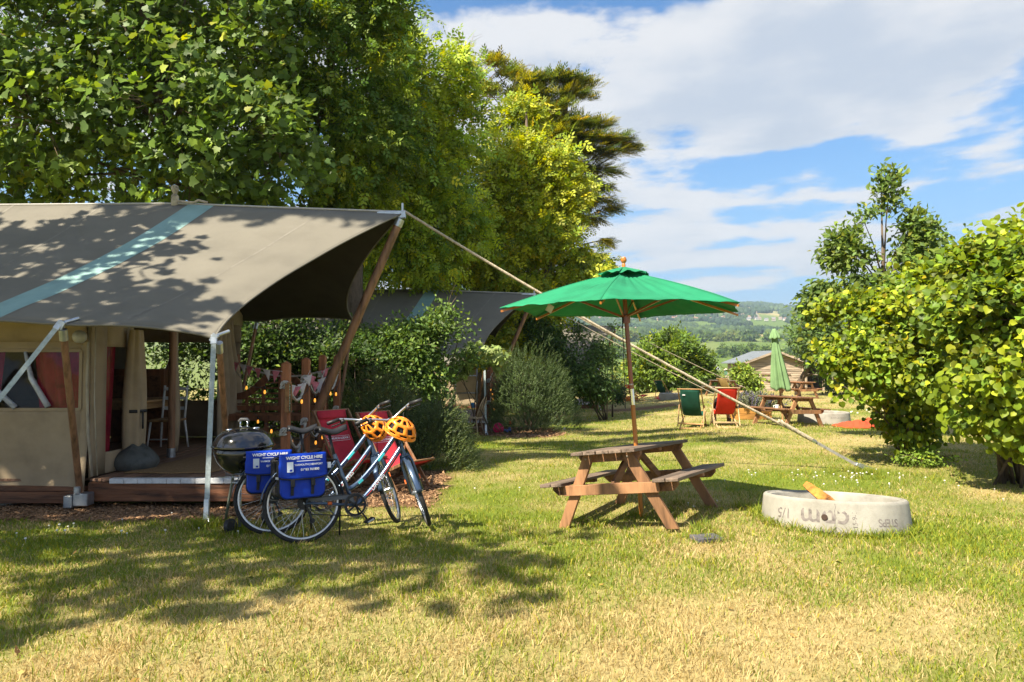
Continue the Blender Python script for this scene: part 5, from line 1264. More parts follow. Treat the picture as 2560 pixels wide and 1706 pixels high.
w2 = copy_tree(wc, 'second spindle-back chair behind the rosemary with a jacket on it', P(1106, 1030, 18.3)*1.0); w2.location.z = gzf(w2.location.x, 18.3); w2.rotation_euler = (0, 0, R(200))
for o in (wc, w2): o['group'] = 'spindle chairs'
jk = thing('jacket', 'dark blue and grey jacket draped over the farther spindle chair', 'jacket', w2.location+V(.22, -.2, .42))
obj('cloth', MB().grid(lambda u, v: V((u-.5)*.55, -.1+.25*v-.1*u, .06-.25*abs(u-.45)**1.5+.16*v+.05*mnoise.noise(V(u*5, v*5, 1))), 16, 10), mat('navy_fleece', (.05, .07, .13), .9, .5, 6, col2=(.25, .27, .30)), jk, True, solid=.03)
ts = thing('towel', 'small blue cloth hanging on the nearer spindle chair back', 'towel', wc.location+V(-.02, .25, .80)); obj('cloth', MB().grid(lambda u, v: V(.10*(u-.5), .02*math.sin(u*9), -.14*v), 6, 6), mat('sky_blue_cloth', (.05, .22, .48), .85), ts, True, solid=.01)
ba = thing('play_ball', 'bright pink ball on the bark chippings by the middle tent', 'ball', P(1246, 1056, 17.9)); ba.location.z = gzf(ba.location.x, ba.location.y)+.12
obj('ball', MB().ico((0, 0, 0), .145, 3), mat('hot_pink', (.85, .03, .16), .35, .05), ba, True)
ty = thing('toy_truck', 'small blue toy beside the pink ball', 'toy', ba.location+V(.24, -.12, -.05)); BT_ = mat('toy_blue', (.06, .12, .45), .4)
obj('body', MB().box((0, 0, 0), (.18, .09, .07)).box((.05, 0, .06), (.07, .08, .06)), BT_, ty, bevel=.012)
for sx in (-1, 1): obj('wheel', MB().lathe([(.0, -.06), (.035, -.06), (.035, .06), (0, .06)], 14, (sx*.055, 0, -.03), Matrix.Rotation(R(90), 3, 'X')), BLACKPL, ty, True, auto=40)
ty2 = thing('toy_digger', 'tiny orange toy on the chippings right of the ball', 'toy', G(1276, 1065)+V(0, 0, .03)); obj('body', MB().box((0, 0, .03), (.11, .08, .05)).box((-.01, 0, .08), (.06, .06, .05)), ORANGE, ty2, bevel=.008); obj('track', MB().box((0, 0, .0), (.13, .10, .03)), BLACKPL, ty2, bevel=.008)
st = thing('timber_step', 'low grey timber step at the middle tent', 'step', G(1240, 1080)); GW = M_wood('grey_timber', (.17, .15, .14), (.1, 1, 1))
for k in range(4): obj('step_board', MB().box(((k-1.5)*.17, 0, .035), (.16, .22, .07)), GW, st, bevel=.006)
ar = thing('clothes_airer', 'grey metal airer frame on the middle tent deck', 'airer', P(1165, 1000, 19.0)); ar.location.z = DZ2
for x in (-.30, .30): obj('upright', MB().tube([V(x, 0, 0), V(x, 0, 1.55)], .014, 8), STEEL, ar, True)
for z in (.72, 1.20): obj('rail', MB().tube([V(-.3, 0, z), V(.3, 0, z)], .016, 8), STEEL, ar, True)
pp = thing('white_pebble', 'small white ball at the edge of the chippings', 'ball', G(1410, 1075)+V(0, 0, .03)); obj('ball', MB().ico((0, 0, 0), .04, 2), PALE, pp, True)
# far bits by the tent three bed
rt = thing('red_towel', 'red and white towels lying by the far green deckchair', 'towel', G(1668, 1000)); obj('cloth', MB().grid(lambda u, v: V((u-.5)*1.1, (v-.5)*.6, .08+.08*mnoise.noise(V(u*4, v*4, 9))), 14, 8), mat('coral_cloth', (.70, .10, .06), .85, .3, 2, col2=(.8, .7, .7)), rt, True, solid=.03)
ot = thing('orange_cushion', 'orange cushions under the far scarlet deckchair', 'cushion', G(1575, 1005)); obj('cushion', MB().ico((-.15, 0, .16), (.32, .25, .15), 2).ico((.2, .1, .12), (.3, .25, .12), 2), mat('tangerine_cloth', (.75, .23, .05), .85), ot, True)
# garden lantern post
lp = thing('lantern_post', 'short post with green lantern against the far hedge', 'lantern', G(1815, 960)); obj('post', MB().box((0, 0, .35), (.11, .11, .7)), M_wood('pale_post', (.45, .40, .30)), lp, bevel=.006)
obj('lantern', MB().box((.03, 0, .86), (.24, .2, .34)), mat('green_lantern', (.12, .26, .20), .5), lp, bevel=.02); obj('roof', MB().lathe([(.22, 0), (.02, .14)], 4, (.0, 0, 1.04), Matrix.Rotation(R(45), 3, 'Z')), M_wood('lantern_roof', (.4, .36, .3)), lp)
# ------------------------------------------------------------------ shed
def build_shed():
    p = G(1938, 978); c = V(p.x, p.y, p.z); r = thing('timber_shed', 'weathered horizontal board shed with grey felt roof', 'shed', c, R(6)); sh = r
    BW = M_wood('silver_larch', (.44, .35, .26), (.1, 1, 1)); D = 2.6; W_ = 3.4; he = 1.62; hr = 2.22
    n = 13
    for k in range(n):
        z0 = k*he/n; obj('cladding_board', MB().prism([V(0, 0, z0), V(0, -.018, z0), V(0, -.004, z0+he/n), V(0, .01, z0+he/n)], V(-W_/2, 0, 0), V(W_/2, 0, 0)), BW, r)
    for k in range(4):
        z0 = he+k*(hr-he)/4; w0 = W_/2*(1-k/4); w1 = W_/2*(1-(k+1)/4); obj('cladding_board', MB().add([V(-w0, -.01, z0), V(w0, -.01, z0), V(max(.05, w1), 0, z0+.15), V(-max(.05, w1), 0, z0+.15)], [(0, 1, 2, 3)]), BW, r, solid=.012)
    obj('wall_body', MB().prism([V(-W_/2+.02, 0, 0), V(W_/2-.02, 0, 0), V(W_/2-.02, 0, he), V(0, 0, hr-.02), V(-W_/2+.02, 0, he)], V(0, .02, 0), V(0, D, 0)), BW, r)
    for s in (-1, 1):
        a = V(0, -.25, hr+.04); b = V(s*(W_/2+.28), -.25, he-.06); obj('roof_slope', MB().prism([a, b, b+V(0, 0, .05), a+V(0, 0, .05)], V(0, 0, 0), V(0, D+.5, 0)), mat('grey_felt', (.15, .17, .19), .85, .15, 5, .4, 60), r)
        obj('barge_board', MB().beam(a+V(0, -.012, .0), b+V(0, -.012, 0), .02, .12, (0, 0, 1)), BW, r)
    for x in (-W_/2+.05, W_/2-.05): obj('corner_board', MB().box((x, -.028, he/2), (.09, .02, he)), BW, r)
    # lean-to with an open front
    x0 = W_/2; x1 = W_/2+3.2
    obj('lean_to_roof', MB().prism([V(x0-.1, -.35, he+.02), V(x1, -.35, he-.02), V(x1, D, he+.22), V(x0-.1, D, he+.22)], V(0, 0, 0), V(0, 0, .06)), mat('grey_felt', (.15, .17, .19)), r)
    for x in (x0+.1, x0+1.15, x0+1.75, x1-.1): obj('lean_to_post', MB().box((x, -.1, he/2), (.10, .10, he)), BW, r, bevel=.006)
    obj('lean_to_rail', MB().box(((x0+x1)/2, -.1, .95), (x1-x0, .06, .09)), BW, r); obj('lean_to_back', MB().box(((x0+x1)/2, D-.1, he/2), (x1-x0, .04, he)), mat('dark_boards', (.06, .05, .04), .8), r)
    gt = MB()
    gt.beam(V(-.75, -.06, .75), V(.9, -.06, .05), .03, .06, (0, 1, 0)); gt.beam(V(-.9, -.06, .98), V(.9, -.06, .98), .03, .05, (0, 1, 0)); gt.beam(V(-.1, -.06, 0), V(-.1, -.06, .98), .03, .05, (0, 1, 0))
    obj('trellis_rail', gt, M_wood('brown_rail', (.2, .13, .08)), r)
build_shed()
bn = thing('low_barn', 'long low grey roofed barn beyond the hedge', 'barn', V(G(1535, 962).x, 76, gzf(10, 76)))
obj('wall', MB().box((0, 3, 1.2), (9, 6, 2.4)), mat('barn_wall', (.35, .33, .3), .9), bn); obj('roof', MB().prism([V(-4.8, -.4, 2.35), V(4.8, -.4, 2.35), V(4.8, 3, 3.5), V(-4.8, 3, 3.5)], V(0, 0, 0), V(0, 0, .1)).prism([V(-4.8, 6.4, 2.35), V(4.8, 6.4, 2.35), V(4.8, 3, 3.5), V(-4.8, 3, 3.5)], V(0, 0, 0), V(0, 0, .1)), mat('grey_sheet_roof', (.40, .42, .44), .7, .08, 3), bn)
# ------------------------------------------------------------------ foliage
def tmpl(kind):
    if kind == 'kite': return np.array([(0, 0, 0), (-.26, .42, .09), (0, 1, -.06), (.26, .42, .07)]), np.array([(0, 2, 1), (0, 3, 2)])
    if kind == 'maple':
        h = [(.30, -.03), (.56, .20), (.44, .31), (.62, .56), (.33, .58), (.20, .76)]
        o = [(0, .04)]+h+[(0, 1.0)]+[(-x, y) for x, y in h[::-1]]
        v = [(0, .34, .0)]+[(x, y, .10*abs(x)-.16*max(0, y-.5)) for x, y in o]; n = len(o)
        return np.array(v), np.array([(0, 1+i, 1+(i+1) % n) for i in range(n)])
    if kind == 'round':
        h = [(.22, .02), (.43, .22), (.46, .50), (.28, .80)]
        v = [(0, .06, 0), (0, .5, -.07), (0, 1.0, -.24)]+[(x, y, .16*x-.10*y*y) for x, y in h]+[(-x, y, .24*x-.10*y*y) for x, y in h]
        return np.array(v), np.array([(0, 3, 1), (3, 4, 1), (4, 5, 1), (5, 6, 1), (6, 2, 1), (0, 1, 7), (7, 1, 8), (8, 1, 9), (9, 1, 10), (10, 1, 2)])
    if kind == 'pinnate':
        vs = []; fs = []; k = 0
        for i, (t, s) in enumerate([(.25, -1), (.32, 1), (.55, -1), (.64, 1), (.82, 0)]):
            a = s*1.0; d = np.array([math.sin(a), math.cos(a), -.15]); n = np.array([math.cos(a), -math.sin(a), 0]); b = np.array([0, t, -.12*t*t]); l = .46
            vs += [b, b+d*l*.45-n*.125+(0, 0, .02), b+d*l, b+d*l*.45+n*.125+(0, 0, .02)]; fs += [(k, k+1, k+2), (k, k+2, k+3)]; k += 4
        return np.array(vs), np.array(fs)
    if kind == 'sprig':      # upright stem clothed in needles
        vs = [(-.008, 0, 0), (.008, 0, 0), (0, 1, 0)]; fs = [(0, 1, 2)]; k = 3; rg = random.Random(3)
        for i in range(13):
            t = .10+.9*i/13; a = i*2.4; l = .20*(1.1-.5*t); d = np.array([math.cos(a)*.8, .75, math.sin(a)*.8])*l; b = np.array([0, t, 0]); w = np.array([-math.sin(a), 0, math.cos(a)])*.036
            vs += [b-w, b+w, b+d]; fs += [(k, k+1, k+2)]; k += 3
        return np.array(vs), np.array(fs)
    if kind == 'spray':      # flat conifer spray
        vs = []; fs = []; k = 0
        for i in range(8):
            t = .08+.115*i; s = (-1) ** i; a = s*(.85-.055*i); l = .55*(1-.55*t); d = np.array([math.sin(a), math.cos(a), .10+.05*s]); n = np.array([math.cos(a), -math.sin(a), 0])*.055; b = np.array([0, t, .05*t])
            vs += [b-n*.5, b+d*l*.5-n, b+d*l, b+d*l*.5+n]; fs += [(k, k+1, k+2), (k, k+2, k+3)]; k += 4
        return np.array(vs), np.array(fs)
    if kind == 'tuft':       # a handful of small leaves
        vs = []; fs = []; k = 0; rg = random.Random(9)
        for i in range(4):
            c = np.array([rg.uniform(-.45, .45), rg.uniform(0, .9), rg.uniform(-.25, .25)]); a = rg.uniform(0, 6.28); e = rg.uniform(-.5, .5); d = np.array([math.cos(a), math.sin(a), e])*.30; n = np.array([-math.sin(a), math.cos(a), rg.uniform(-.6, .6)])*.14
            vs += [c-d, c-n, c+d, c+n]; fs += [(k, k+1, k+2), (k, k+2, k+3)]; k += 4
        return np.array(vs), np.array(fs)
def nrm(a): return a/np.maximum(1e-9, np.linalg.norm(a, axis=1, keepdims=True))
def frames(d, n):
    y = nrm(d); z = nrm(n-y*(n*y).sum(1, keepdims=True)); x = np.cross(y, z); return np.stack([x, y, z], 2)
def leaves_np(kind, pos, d, n, sc, col, sel=None):
    tv, tf = tmpl(kind); F = frames(d, n); co = np.einsum('nij,kj->nki', F, tv)*sc[:, None, None]+pos[:, None, :]
    N_, k = co.shape[:2]; f = (tf[None]+(np.arange(N_)*k)[:, None, None]).reshape(-1, 3)
    return co.reshape(-1, 3), f, np.repeat(col, k, 0), F
def unit(rg, n): return nrm(rg.normal(0, 1, (n, 3)))
BARK = mat('bark', (.115, .085, .06), .95, .3, 9, .8, 24, stretch=(1, 1, .25)); TWIG = mat('twig', (.16, .115, .065), .9, .25, 12)
LEAF = mat_leaf('foliage', .34, .50, spec=.3)
LEAFMESH = {}
def leaf_mesh(kind, col, nm):
    key = (kind, nm)
    if key not in LEAFMESH:
        tv, tf = tmpl(kind); me = mesh_np(nm, tv, [tf]); me.materials.append(mat_leaf(nm, .42, .50, col, spec=.3)); LEAFMESH[key] = me
    return LEAFMESH[key]
LB = 1.6
def make_tree(name, label, cat, base, clumps, kind='kite', nt=900, lpt=14, size=.1, spread=.28, cols=((.06, .12, .02),), seed=1, trunk=(.18, .08), group=None, droop=.35, upn=.9, flat=.6, carve=.0, outer=.55, stems=None, twig_r=.006, parts=0, limb_r=.05, twigs=True, freq=1.1, clumpvar=.22, dirup=0.0, bare=0, rag=.12, lb=1.0, dirv=(0, 0, 0), flatn=0.0):
    rg = np.random.default_rng(seed); base = Vector(base); r = thing(name, label, cat, base, group=group)
    C = np.array([tuple(c[:3]) for c in clumps]); S = np.array([(c[3], c[3], c[3]) if len(c) == 4 else tuple(c[3:6]) for c in clumps])
    wgt = (S[:, 0]*S[:, 1]*S[:, 2])**(2/3); wgt /= wgt.sum()
    idx = rg.choice(len(C), nt*2, p=wgt); d = unit(rg, nt*2); f = outer+(1-outer)*rg.random(nt*2)**.7; f = f*np.where(rg.random(nt*2) < rag, 1+.38*rg.random(nt*2), 1.0)
    tw = C[idx]+d*S[idx]*f[:, None]
    nv = np.array([mnoise.noise(Vector(p)*freq) for p in tw]); keep = (nv > carve-.25)
    gzz = gz(tw[:, 0], tw[:, 1]); keep &= tw[:, 2] > gzz+.05
    tw = tw[keep][:nt]; idx = idx[keep][:nt]; d = d[keep][:nt]; nt = len(tw)
    # wood
    wood = MB(); tcx = C.mean(0); b0 = base-base
    top = Vector(C[np.argmax(C[:, 2])])-base
    ends = []
    if stems is None:
        tp = Vector((tcx[0], tcx[1], C[:, 2].max()))-base; zl = max(.5, (C[:, 2]-S[:, 2]).min()-base.z)
        tpts = [V(0, 0, -.1), V(0, 0, min(zl, tp.z*.4)), tp*.62+V(0, 0, 0), tp]
        wood.tube(tpts, [trunk[0]*1.15, trunk[0], trunk[0]*.6, trunk[1]*.4], 10)
        for c, s in zip(C, S):
            e = Vector(c)-base; st_ = tpts[1].lerp(tpts[2], min(1, max(0, (e.z-tpts[1].z)/(max(.1, tpts[2].z-tpts[1].z))*.6))); m = st_.lerp(e, .5)+V(0, 0, .12*(e-st_).length)
            wood.tube([st_, st_.lerp(m, .55), m, e], [limb_r, limb_r*.85, limb_r*.6, limb_r*.3], 7); ends.append(e)
    else:
        for k in range(stems):
            c = C[k % len(C)]; e = Vector(c)-base+Vector(tuple(rg.normal(0, .3, 3)*S[k % len(C)])); q = V(*(rg.normal(0, .12, 2)), -.05); m = q.lerp(e, .5)+V(0, 0, .15*e.length*.5)
            wood.tube([q, q.lerp(m, .5)+V(0, 0, .05), m, e], [limb_r, limb_r*.8, limb_r*.6, limb_r*.3], 6)
    tr = obj('trunk', wood, BARK, r, True)
    if twigs:
        tb = MB()
        for i in range(0, nt, 1 if nt < 700 else 3):
            c = Vector(C[idx[i]])-base; p = Vector(tw[i])-base; a = c.lerp(p, .35); tb.tube([a, a.lerp(p, .6)+V(0, 0, .03), p], [twig_r*1.6, twig_r, twig_r*.5], 3, False)
        obj('branches', tb, TWIG, r)['kind'] = 'stuff'
    # leaves
    n = nt*lpt; ti = np.repeat(np.arange(nt), lpt); out = nrm(tw-C[idx]*.7-tcx*.3)
    ax = nrm(out[ti]+np.array([0, 0, -droop+.3])+rg.normal(0, .3, (n, 3)))
    off = rg.normal(0, 1, (n, 3))*spread*np.array([1, 1, flat]); pos = tw[ti]+off
    dd = nrm(out[ti]*.9+unit(rg, n)*.9+np.array([0, 0, -droop+dirup])+np.array(dirv)); nn = nrm(out[ti]*.35+np.array(SUN_DIR)*np.array([1, 1, upn*.9])*1.0+unit(rg, n)*.72)
    if flatn: nn = nrm(nn*(1-flatn)+np.array([0, 0, 1.0])*flatn+unit(rg, n)*.15)
    sc = size*rg.uniform(.6, 1.3, n)
    cols = np.array(cols); w = rg.random(nt); ci = (w*len(cols)).astype(int); c = LB*lb*cols[ci][ti]*(1+clumpvar*rg.normal(0, 1, nt))[ti].clip(.5, 1.6)[:, None]*rg.uniform(.62, 1.38, n)[:, None]; yl = rg.random(n) < .05; c[yl] = c[yl]*np.array([1.9, 1.4, .9])
    ok = pos[:, 2] > gz(pos[:, 0], pos[:, 1])+.02
    pos, dd, nn, sc, c = pos[ok], dd[ok], nn[ok], sc[ok], np.clip(c[ok], 0, .9)
    if parts:
        px = 1280+FPX*pos[:, 0]/np.maximum(.1, pos[:, 1]); py = HOR-FPX*(pos[:, 2]-CAMZ)/np.maximum(.1, pos[:, 1]); vis = (px > -30) & (px < 2590) & (py > -30) & (py < 1700)
        score = np.where(vis, sc/pos[:, 1]*(np.linalg.norm(pos-tcx, axis=1)), -1); pick = np.argsort(-score)[:parts]
        F = frames(dd[pick], nn[pick]); me = leaf_mesh(kind, tuple(cols[0]*LB*lb), name+'_leaf')
        for q, Fm in zip(pick, F):
            o = bpy.data.objects.new('leaf', me); COL.objects.link(o); o.parent = r; M = Matrix([list(Fm[i]*sc[q])+[pos[q][i]-base[i]] for i in range(3)]+[[0, 0, 0, 1]]); o.matrix_local = M
        m_ = np.ones(len(pos), bool); m_[pick] = False; pos, dd, nn, sc, c = pos[m_], dd[m_], nn[m_], sc[m_], c[m_]
    co, f, cc, _ = leaves_np(kind, pos, dd, nn, sc, c)
    me = mesh_np('crown', co-np.array(base), [f], cc, False); me.materials.append(LEAF); cr = link('crown', me, r); cr['kind'] = 'stuff'
    if bare:
        bb = MB()
        for i in range(bare):
            k = rg.integers(nt); p = Vector(tw[k])-base; q = p+Vector(tuple(out[k]))*rg.uniform(.3, .8)+Vector(tuple(rg.normal(0, .15, 3))); bb.tube([p, p.lerp(q, .5)+V(0, 0, .05), q], [twig_r*1.4, twig_r, twig_r*.4], 3, False)
        obj('bare_twigs', bb, TWIG, r)['kind'] = 'stuff'
    return r
def cl(px, py, Y, rr, *rest):
    p = P(px, py, Y); return (p.x, p.y, p.z, rr)+tuple(rest)
SYC = ((.066, .105, .018), (.05, .085, .018), (.095, .135, .018), (.06, .10, .026))
ASH = ((.115, .15, .014), (.085, .125, .014), (.15, .175, .014), (.06, .10, .014))
make_tree('sycamore_tree', 'broad sycamore with large lobed leaves behind the nearest tent, left', 'tree', (-6.2, 15.2, gzf(-6.2, 15.2)),
    [cl(60, 110, 13.4, 1.5), cl(330, 60, 14.2, 1.6), cl(110, 300, 12.9, 1.25), cl(400, 250, 13.2, 1.35), cl(600, 330, 13.6, 1.25), cl(560, 120, 14.6, 1.6), cl(-120, 220, 13.6, 1.7), cl(690, 430, 14.0, .85), cl(480, 420, 13.4, 1.0), cl(300, 420, 14.2, 1.0), cl(110, 440, 14.4, .8), cl(560, 470, 14.3, .8), cl(250, 190, 13.4, 1.2), cl(-60, 420, 14, 1.0), cl(180, -120, 14, 1.8), cl(480, -100, 15, 1.8)],
    'maple', 1500, 11, .165, .24, SYC+((.09, .145, .02),), 3, (.30, .16), droop=.25, upn=1.0, flat=.42, parts=300, outer=.62, carve=.10, lb=1.05, limb_r=.06)
make_tree('lime_tree', 'dark background tree filling the gap behind the sycamore', 'tree', (-7.5, 20, gzf(-7.5, 20)),
    [cl(60, 250, 19, 3.0), cl(350, 150, 19, 3.0), cl(250, 470, 18.5, 1.8), cl(560, 300, 18.8, 2.5), cl(700, 150, 19.5, 2.4), cl(500, 560, 18.5, 1.6), cl(-150, 350, 18.5, 2.8), cl(100, 560, 18, 1.6), cl(300, -60, 19.5, 2.6)],
    'kite', 1900, 15, .18, .35, ((.035, .075, .015), (.045, .085, .016)), 5, (.3, .15), outer=.45)
make_tree('tall_ash_tree', 'tall ash with deep shaded foliage between the sycamore and the bright ash', 'tree', (-4.3, 18.3, gzf(-4.3, 18.3)),
    [cl(760, 80, 17.0, 1.5), cl(900, 200, 17.6, 1.3), cl(760, 300, 17.0, 1.3), cl(870, 400, 17.4, 1.15), cl(760, 470, 17.2, .9), cl(950, 30, 17.4, .75, .75, .4), cl(860, -40, 17.5, 1.5), cl(680, 180, 17.4, 1.2), cl(960, 330, 18, .9), cl(900, 500, 17.8, .8), cl(690, 420, 17, .9), cl(640, -60, 17.5, 1.6)],
    'pinnate', 1700, 9, .28, .26, ASH[:2]+((.05, .095, .016), (.07, .12, .02)), 8, (.28, .12), lb=1.05, droop=.45, outer=.6, carve=.24, freq=1.0, bare=60, limb_r=.05)
make_tree('ash_tree', 'sunlit bright green ash behind the tent roof tip', 'tree', (-2.6, 22.0, gzf(-2.6, 22.0)),
    [cl(1080, 200, 20.8, 1.25), cl(1010, 300, 20.6, 1.2), cl(1130, 320, 21, 1.1), cl(1050, 420, 20.8, 1.1), cl(960, 420, 20.4, 1.0), cl(1120, 520, 21, 1.0), cl(1000, 560, 20.5, 1.0), cl(1080, 640, 20.8, .9), cl(960, 640, 20.4, .9), cl(1010, 150, 21, .9), cl(930, 540, 20.6, .9), cl(1160, 600, 21, .8)],
    'pinnate', 1750, 9, .31, .28, ASH+((.15, .18, .02),), 13, (.26, .11), lb=1.6, droop=.4, outer=.68, carve=.26, freq=1.0, bare=50, limb_r=.05)
make_tree('golden_ash_tree', 'yellow green ash with pale bare limbs rising over the green parasol', 'tree', (1.0, 25.0, gzf(1.0, 25)),
    [cl(1340, 400, 24.0, .95), cl(1300, 450, 23.6, 1.1), cl(1400, 480, 24.2, .85), cl(1330, 560, 23.6, 1.1), cl(1420, 600, 24.2, .85), cl(1240, 560, 23.4, 1.0), cl(1380, 660, 23.8, 1.0), cl(1280, 660, 23.4, 1.0), cl(1180, 640, 23.2, .9), cl(1470, 690, 24, .75), cl(1200, 740, 23.0, .9), cl(1300, 300, 24.4, .55), cl(1260, 380, 24.2, .8), cl(1400, 735, 23.8, .7), cl(1320, 770, 23.4, .85), cl(1275, 850, 23.0, .65), cl(1235, 895, 22.8, .5), cl(1330, 850, 23.2, .5)],
    'pinnate', 1900, 9, .33, .30, ((.165, .185, .014), (.125, .155, .014), (.20, .205, .016), (.09, .13, .014)), 21, (.22, .1), lb=1.3, droop=.4, outer=.66, carve=.26, freq=.9, bare=90, rag=.05, limb_r=.045)
make_tree('understorey_tree', 'dark tree in shade low behind the ash trunks', 'tree', (-1.2, 28.0, gzf(-1.2, 28)),
    [cl(1100, 640, 26, 2.2), cl(980, 560, 25.5, 2.2), cl(1250, 640, 27, 1.9), cl(1180, 480, 27, 2.2), cl(1050, 400, 26, 2.0), cl(880, 600, 25, 2.0), cl(1340, 690, 27.5, 1.3), cl(1310, 800, 27.5, 1.2), cl(1330, 520, 27.6, 1.6)],
    'kite', 2200, 14, .20, .4, ((.035, .072, .014), (.045, .085, .016)), 25, (.25, .12), outer=.4)
# Monterey cypress with dead lower branches
def build_cypress():
    base = V(1.5, 33, gzf(1.5, 33))
    pads = []
    for px, py, w in ((1330, 215, .9), (1400, 205, .9), (1440, 218, .7), (1350, 250, 1.0), (1420, 248, .9), (1400, 285, 1.2), (1465, 290, .7), (1360, 310, 1.0), (1430, 322, 1.1), (1490, 318, .7), (1400, 345, 1.1), (1470, 352, 1.1), (1530, 356, .8), (1560, 375, .7), (1440, 380, 1.2), (1505, 388, .9), (1400, 410, 1.0), (1470, 420, .9), (1520, 428, .5), (1440, 455, 1.0), (1500, 468, .6), (1470, 500, .9), (1515, 520, .5), (1460, 545, .8), (1230, 165, .5), (1280, 190, .6), (1225, 235, .6), (1300, 250, .7), (1330, 350, .9), (1340, 470, 1.0), (1300, 540, 1.0), (1460, 640, .9), (1490, 725, .7), (1545, 742, .9), (1510, 600, .4)):
        pads.append(cl(px, py, 31.5+.25*math.sin(px), w, w*.8, .10))
    t = make_tree('cypress_tree', 'windswept cypress with golden green layered branches behind the ash', 'tree', base, pads, 'spray', 1300, 7, .50, .17, ((.065, .085, .014), (.12, .12, .013), (.04, .065, .014), (.14, .13, .012)), 31, (.38, .16), droop=.0, flat=.22, outer=.15, carve=-.1, limb_r=.06, dirup=.12, freq=.8, lb=1.2, rag=.2, dirv=(1.0, -.25, .05), flatn=.75, clumpvar=.35)
    rg = random.Random(6); db = MB()
    for k in range(46):
        a = P(1180+rg.uniform(-30, 130), rg.uniform(240, 560), 31.5+rg.uniform(-.5, .8)); L_ = rg.uniform(1.0, 2.6); dirv = V(rg.uniform(.35, 1.0), rg.uniform(-.5, .3), rg.uniform(-.05, .55)).normalized()
        pts = [a-base]
        for q in range(5): dirv = (dirv+V(rg.uniform(-.15, .2), rg.uniform(-.15, .15), rg.uniform(-.16, .12))).normalized(); pts.append(pts[-1]+dirv*L_/5)
        db.tube(pts, [.035, .03, .022, .016, .010, .005], 4, False)
        for q in range(6):
            i = rg.randint(1, 5); e = pts[i]+V(rg.uniform(-.1, .5), rg.uniform(-.3, .3), rg.uniform(-.2, .35)); db.tube([pts[i], pts[i].lerp(e, .5)+V(0, 0, .03), e], [.010, .007, .003], 3, False)
    for q, (px, py) in enumerate([(1185, 85), (1215, 120), (1260, 125), (1330, 160), (1290, 150), (1170, 130), (1310, 185)]):
        a = P(1160+q*12, 215, 31.8)-base; e = P(px, py, 31.8)-base; db.tube([a, a.lerp(e, .5)+V(-.1, 0, .1), e], [.03, .018, .005], 4, False)
        for k in range(7): s = a.lerp(e, rg.uniform(.3, .95)); f = s+V(rg.uniform(.1, .6), rg.uniform(-.2, .2), rg.uniform(-.05, .25)); db.tube([s, f], [.008, .003], 3, False)
    obj('dead_branches', db, mat('dead_wood', (.30, .20, .105), .95, .25, 10), t)
build_cypress()
# a sycamore just outside the left of the picture, whose shade falls on the tent and the lawn
make_tree('overhanging_sycamore', 'sycamore at the left edge whose shadow falls over the tent roof and lawn', 'tree', (-12.2, 2.2, gzf(-12, 2.2)),
    [(-8.80, 6.15, 7.4, 1.5), (-9.40, 4.45, 7.0, 1.6), (-7.50, 2.75, 6.6, 1.5), (-6.30, 1.75, 6.6, 1.3), (-10.30, 5.65, 8.6, 1.6), (-9.10, 2.35, 8.0, 1.8), (-7.80, 3.95, 7.4, 1.2), (-5.30, 1.45, 6.9, .9), (-10.40, 3.65, 7.5, 2.0), (-4.50, 1.65, 7.2, .7), (-4.90, 1.05, 7.4, .7), (-3.90, 1.85, 7.6, .4)],
    'maple', 560, 9, .22, .26, SYC, 43, (.30, .16), droop=.25, flat=.5, outer=.5, carve=.26, freq=.9)
make_tree('tall_lime_tree', 'tall tree beyond the left edge whose crown stripes the middle lawn with shade', 'tree', (-14, 6.5, gzf(-14, 6.5)),
    [(-8.00, 4.70, 14, 1.3, .30, .3), (-6.40, 5.70, 14, 1.4, .32, .3), (-7.30, 6.80, 14, 1.5, .38, .3), (-5.10, 7.60, 14, 1.5, .30, .3), (-4.10, 6.50, 14, 1.0, .22, .3), (-10.20, 5.30, 13.5, 1.6, .8, .8), (-5.50, 9.30, 14, 1.6, .4, .3)],
    'kite', 620, 11, .24, .16, SYC, 47, (.35, .16), outer=.2, twigs=False, rag=0)
# ------------------------------------------------------------------ shrubs on the left
SHR = ((.055, .105, .018), (.07, .125, .02), (.045, .09, .018), (.09, .145, .025))
make_tree('deck_shrub', 'big leafy shrub behind the deck fence of the nearest tent', 'shrub', (-3.2, 14.6, gzf(-3.2, 14.6)),
    [cl(700, 840, 14.3, .85), cl(850, 890, 14.6, .72), cl(640, 900, 14.4, .85), cl(770, 930, 14.2, .85), cl(880, 940, 13.8, .75), cl(560, 860, 14.6, .8), cl(480, 900, 14.8, .8), cl(620, 1000, 14.4, .7), cl(760, 1020, 14.2, .6), cl(460, 1000, 14.6, .6)],
    'kite', 1500, 15, .105, .17, SHR, 51, stems=14, limb_r=.03, droop=.2, outer=.5, carve=.12, lb=.58)
make_tree('bay_shrub', 'tall leafy shrub growing in front of the middle tent roof', 'shrub', (-2.0, 16.0, gzf(-2.0, 16)),
    [cl(985, 890, 15.0, .55), cl(1075, 862, 15.2, .42), cl(1110, 830, 15.2, .45), cl(1040, 880, 15.0, .75), cl(940, 900, 14.8, .7), cl(1080, 950, 15.0, .6), cl(1000, 960, 14.6, .6), cl(1130, 780, 15.3, .28), cl(1150, 900, 15.6, .35)],
    'kite', 1500, 14, .105, .15, ((.075, .13, .022), (.10, .155, .028), (.055, .10, .02)), 53, stems=12, limb_r=.03, droop=.2, outer=.5, carve=.05, bare=40, lb=.8)
